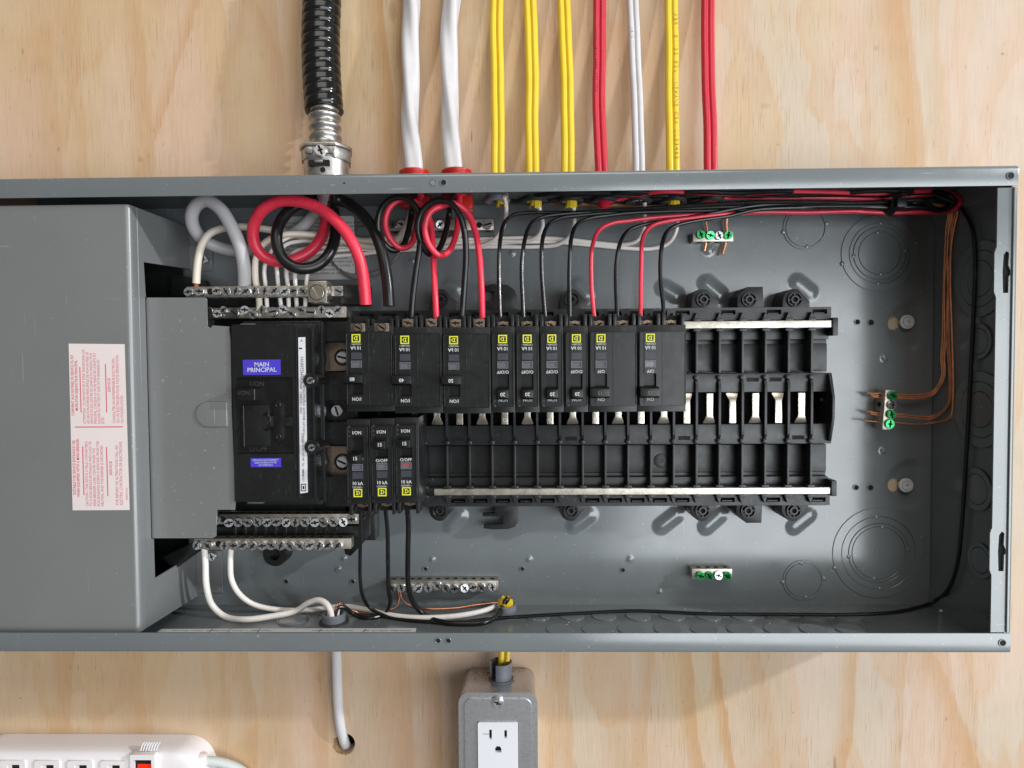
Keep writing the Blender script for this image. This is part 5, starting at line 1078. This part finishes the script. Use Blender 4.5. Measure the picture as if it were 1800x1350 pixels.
# ================================================================== cables below the box, outlet, power strip
zf = BOTZ + 1.4; bx = WZ(587, 1093, zf)
t = thing('cable_bushing', 'grey bushing in the floor of the box holding the white cable end', 'bushing', (bx.x, bx.y, zf), 'small cable bushings')
ring('collar', (bx.x, bx.y, zf), 7.0, 9.8, 7.5, 'z', 1, 'grey_plastic', t, 28, .8); ring('foot', (bx.x, bx.y, zf), 9, 12.5, 1.2, 'z', 1, 'dark_fitting', t, 28, .4)
tag(obj('jacket_end', G().tube([(bx.x, bx.y, zf + .5), (bx.x - .5, bx.y, zf + 7), (bx.x + 1.5, bx.y, zf + 12)], [5.2, 5.4, 4.0], prof=[(math.cos(k / 14 * 6.28), .7 * math.sin(k / 14 * 6.28)) for k in range(14)]), 'white_pvc'), 'cut white jacket end inside the floor bushing', 'cable jacket')
yb = W(889, 1062, 86)
g = G()
for k in range(13):
    a0, a1 = k * .5 - 3.3, k * .5 - 2.8; R_ = 6.4; h0 = yb.z + 5 + 3 * math.sin(k * 1.7); h1 = yb.z + 5 + 3 * math.sin((k + 1) * 1.7)
    a, b, c_, d_ = [(yb.x + rr_ * math.sin(aa) * 1.05, 82 - rr_ * .75 * math.cos(aa), zz) for rr_, aa, zz in ((R_, a0, zf), (R_, a1, zf), (R_ * 1.02, a1, h1), (R_ * 1.02, a0, h0))]
    g.add([a, b, c_, d_], [(0, 1, 2, 3)])
tag(obj('jacket_end', g, 'yellow_jacket'), 'slit yellow jacket end standing on the floor of the box', 'cable jacket')
t = thing('cable_bushing', 'pale bushing under the slit yellow jacket on the box floor', 'bushing', (yb.x, 82, zf), 'small cable bushings')
ring('collar', (yb.x, 82, zf), 7.2, 9.5, 5, 'z', 1, 'grey_plastic', t, 24, .5)
wire('sheathed_cable', 'white cable from under the box into a drilled hole', [(bx.x, bx.y, BOTZ + 2), (bx.x - .5, bx.y + 8, BOTZ - 14), (591, 1140, 80), (592, 1165, 86), (593, 1205, 89), (595, 1245, 91), (599, 1280, 94), (605, 1303, 100), (609, 1312, 108)], 4.5, 'white_jacket', None, 16, 'cable')
ob = W(876, 1280, 52)
YO = 52.0
def ox(u, y=YO): return W(u, 1260, y).x
def oz(v, y=YO): return W(876, v, y).z
ot = thing('outlet_box', 'galvanised steel outlet box with a white receptacle below the panel', 'outlet', (ob.x, WALL, oz(1350) - 30))
xa, xb, zb3 = ox(809, 60), ox(943, 60), oz(1350) - 60
obj('box', G().prism(rrect(ox(808), ox(942), zb3, W(876, 1219, YO).z + .3, 9), YO + 3.2, WALL - .2), 'galvanised', ot, .6)
rc = (ox(840), ox(910.5), zb3 + 22, oz(1267.5))
obj('cover_plate', G().curve2d([rrect(ox(806), ox(945), zb3 - 1, oz(1218), 9.5, 8), rrect(rc[0] - .5, rc[1] + .5, rc[2] - .5, rc[3] + .5, 1.5, 3)], YO + .2, 3.0), 'galvanised', ot, 1.6, 3)
obj('cover_raise', G().curve2d([rrect(ox(817), ox(934), zb3 + 8, oz(1228), 6, 8), rrect(rc[0] - .5, rc[1] + .5, rc[2] - .5, rc[3] + .5, 1.5, 3)], YO - .9, 1.6), 'galvanised', ot, .8, 3)
rec = obj('receptacle', G().curve2d([rrect(rc[0], rc[1], rc[2], rc[3], 1.5, 3)] + [[(ox(a), oz(b)) for a, b in s_] for s_ in ([(860, 1280), (864.5, 1280), (864.5, 1297), (860, 1297)], [(886.5, 1281), (891, 1281), (891, 1295), (886.5, 1295)], [(848, 1287), (859.7, 1287), (859.7, 1288.5), (848, 1288.5)], [(870, 1320), (870, 1313), (873, 1309), (878, 1309), (881, 1313), (881, 1320)])], YO - 2.2, 3), 'white_nylon', ot, .3, 2)
obj('outlet_slot_shade', G().box(rc[0] + 1, rc[1] - 1, YO + 1.2, YO + 1.6, oz(1325), oz(1275)), 'gap_shade_black', rec)  # dark plate behind the slots, their shade put into its colour
p = W(874.5, 1235, YO - 1); ring('screw_dish', (p.x, YO - .2, p.z), 3.6, 5.4, 1.6, 'y', -1, 'galvanised', ot, 28, .8); screw(ot, (p.x, YO - .6, p.z), 3.4, 'combo', h=1.8)
# clamp fitting on top of the outlet box
zt3 = W(876, 1219, YO).z + .3; fc = W(881, 1200, 76)
t = thing('cable_bushing', 'grey split clamp bushing on top of the outlet box', 'bushing', (fc.x, 76, zt3), 'small cable bushings')
g = G(); zt4 = W(880, 1172, 66).z
for k in range(30):
    a0, a1 = math.radians(-128 + k * 10.0), math.radians(-128 + (k + 1) * 10.0)
    for R0, R1 in ((9.6, 8.2),):
        def pt(R_, a_, z_): return (fc.x + R_ * math.cos(a_ + 0.2), 76 + R_ * math.sin(a_ + 0.2), z_)
        vs = [pt(R0, a0, zt3), pt(R0, a1, zt3), pt(R0, a1, zt4), pt(R0, a0, zt4), pt(R1, a0, zt3), pt(R1, a1, zt3), pt(R1, a1, zt4), pt(R1, a0, zt4)]
        g.add(vs, [(0, 1, 2, 3), (7, 6, 5, 4), (3, 2, 6, 7)] + ([(0, 3, 7, 4)] if k == 0 else []) + ([(1, 5, 6, 2)] if k == 29 else []))
obj('sleeve', g, 'grey_plastic', t); ring('foot', (fc.x, 76, zt3), 9, 11, 1.6, 'z', 1, 'grey_plastic', t, 30, .4)
t, P_ = cable('sheathed_cable', 'short yellow cable between the panel and the outlet box', [(889, 1100, 82), (888, 1130, 80), (886, 1160, 78), (884, 1190, 76), (883, 1215, 76)], 5.2, 'yellow_jacket', None)
cable_print(t, P_, 'NMD90 14/2', 'ink_black', 3.2, 22, -2.0, -3.0, 0.8)
# shavings on the outlet box
g = G()
for k in range(46):
    q = Vector((fc.x + random.choice((-1, -1, -1, 1)) * random.uniform(9, 26), random.uniform(70, 96), zt3 + random.uniform(.2, 2.2) + (1.4 if random.random() < .3 else 0)))
    a_, b2 = random.uniform(0, 6.28), random.uniform(-.6, .6); l, wd = random.uniform(.8, 3.2), random.uniform(.3, .9)
    d = Vector((math.cos(a_), math.sin(a_) * .5, b2)) * l; e = Vector((-math.sin(a_), math.cos(a_), .5)).normalized() * wd; th = Vector((0, 0, .25))
    g.add([q, q + d, q + d + e, q + e, q + th, q + d + th, q + d + e + th, q + e + th], [(3, 2, 1, 0), (4, 5, 6, 7), (0, 1, 5, 4), (1, 2, 6, 5), (2, 3, 7, 6), (3, 0, 4, 7)])
o = obj('wood_shavings', g, 'chip_wood'); o['kind'] = 'stuff'; o['label'] = 'wood shavings lying on top of the outlet box'; o['category'] = 'shavings'
# power strip
YP = 70.0
def sxp(u): return W(u, 1320, YP).x
def szp(v): return W(200, v, YP).z
ps = thing('power_strip', 'white power strip with a red lit switch at the lower left', 'power strip', (sxp(100), WALL, szp(1350) - 60))
g = G(); zt5, zb5 = W(200, 1290, WALL).z, szp(1350) - 62
lev = [(WALL - .2, 0, 0), (YP + 12, .2, .2), (YP + 4, 1.2, 0.8), (YP + 1.2, 3.2, 2.4), (YP, 6.5, 5), (YP - .4, 12, 10)]
rings = []
xr = W(362, 1335, WALL - 20).x
for y, inz, inx in lev:
    lp = rrect(LEFT - 20, xr - inx, zb5 + inz, zt5 - inz, 26 - inx * .4, 10); rings.append([(a, y, b) for a, b in lp])
n_ = len(rings[0])
for r_2 in rings: g.v += r_2
for k in range(len(rings) - 1):
    for i in range(n_): g.f.append((k * n_ + i, k * n_ + (i + 1) % n_, (k + 1) * n_ + (i + 1) % n_, (k + 1) * n_ + i))
g.f.append(tuple(range((len(rings) - 1) * n_, len(rings) * n_)))
obj('body', g, 'white_strip', ps, ang=50)
fr = obj('switch_bezel', G().curve2d([rrect(sxp(233), sxp(276), szp(1385), szp(1322), 1.5, 3), [(sxp(239), szp(1380)), (sxp(270), szp(1380)), (sxp(270), szp(1331)), (sxp(239), szp(1331))]], YP - 4, 5), 'white_strip', ps, .8, 2)
obj('switch_well', G().box(sxp(239), sxp(270), YP - 1.2, YP - .8, szp(1380), szp(1331)), 'gap_shade_black', fr)
obj('rocker', G().prism([(YP - 4.5, szp(1376)), (YP - 1.5, szp(1341)), (YP - 1, szp(1341)), (YP - 1, szp(1376))], sxp(243), sxp(266), 'x'), 'red_rocker', fr, .6, 2)
for k in range(7):
    u = 247 + k * 4.6
    obj('grip_ridge', G().tube(PW([(u + 4 + 3, 1304.5, YP + 3.4), (u + 3, 1310, YP + 1.4), (u, 1320, YP - .6)]), .55, 6), 'white_nylon', ps)
for k, u in enumerate((22, 82, 140, 198)):
    a0 = (sxp(u - 8), sxp(u + 14), szp(1375), szp(1343))
    fr2 = obj('socket_face', G().curve2d([rrect(sxp(u - 20), sxp(u + 24), szp(1390), szp(1336), 2, 3), [(a0[0], a0[2]), (a0[1], a0[2]), (a0[1], a0[3]), (a0[0], a0[3])]], YP - 1.8, 2), 'white_strip', ps, .5, 2)
    obj('socket_slot', G().box(a0[0] + 4, a0[1], YP - .9, YP - .65, a0[2], a0[3] - .5), 'gap_shade_black', fr2)
    obj('socket_shutter', G().box(a0[0], a0[0] + 4, YP - 1.3, YP - .65, a0[2], a0[3] - .5), 'white_strip', fr2)
cdp = PW([(352, 1338, YP + 12), (372, 1338, YP + 14), (395, 1342, YP + 17), (420, 1352, YP + 20), (450, 1375, YP + 22)])
obj('strain_relief', G().tube(PW([(350, 1340, YP + 12), (357, 1339, YP + 12), (364, 1338, YP + 13)]), [8.5, 8.2, 6.6], 20), 'white_strip', ps, ang=60)
obj('cord', G().tube(spline(cdp, 2), 4.1, 18), 'cord_grey', ps)
# specks of lint and clippings lying in the box
g = G()
for k in range(70):
    x = random.uniform(-200, 340); y = random.uniform(8, 88); q = Vector((x, y, zf + .75)); a_ = random.uniform(0, 6.28); l = random.uniform(.25, .9)
    d = Vector((math.cos(a_), math.sin(a_), 0)) * l; e = Vector((-math.sin(a_), math.cos(a_), 0)) * .25
    g.add([q, q + d, q + d + e + Vector((0, 0, .3)), q + e + Vector((0, 0, .3))], [(0, 1, 2, 3)])
o = obj('lint_specks', g, 'lint'); o['kind'] = 'stuff'; o['label'] = 'pale specks of lint on the floor of the panel box'; o['category'] = 'lint'
p = WZ(1660, 1074, zf + 1)
tag(obj('wire_clipping', G().tube([p + Vector((-4, 0, 0)), p + Vector((0, .4, .3)), p + Vector((2.5, 0, 0))], [1.0, 1.5, 1.5], 10), 'white_pvc'), 'small white clipping lying in the lower right corner of the box', 'clipping')
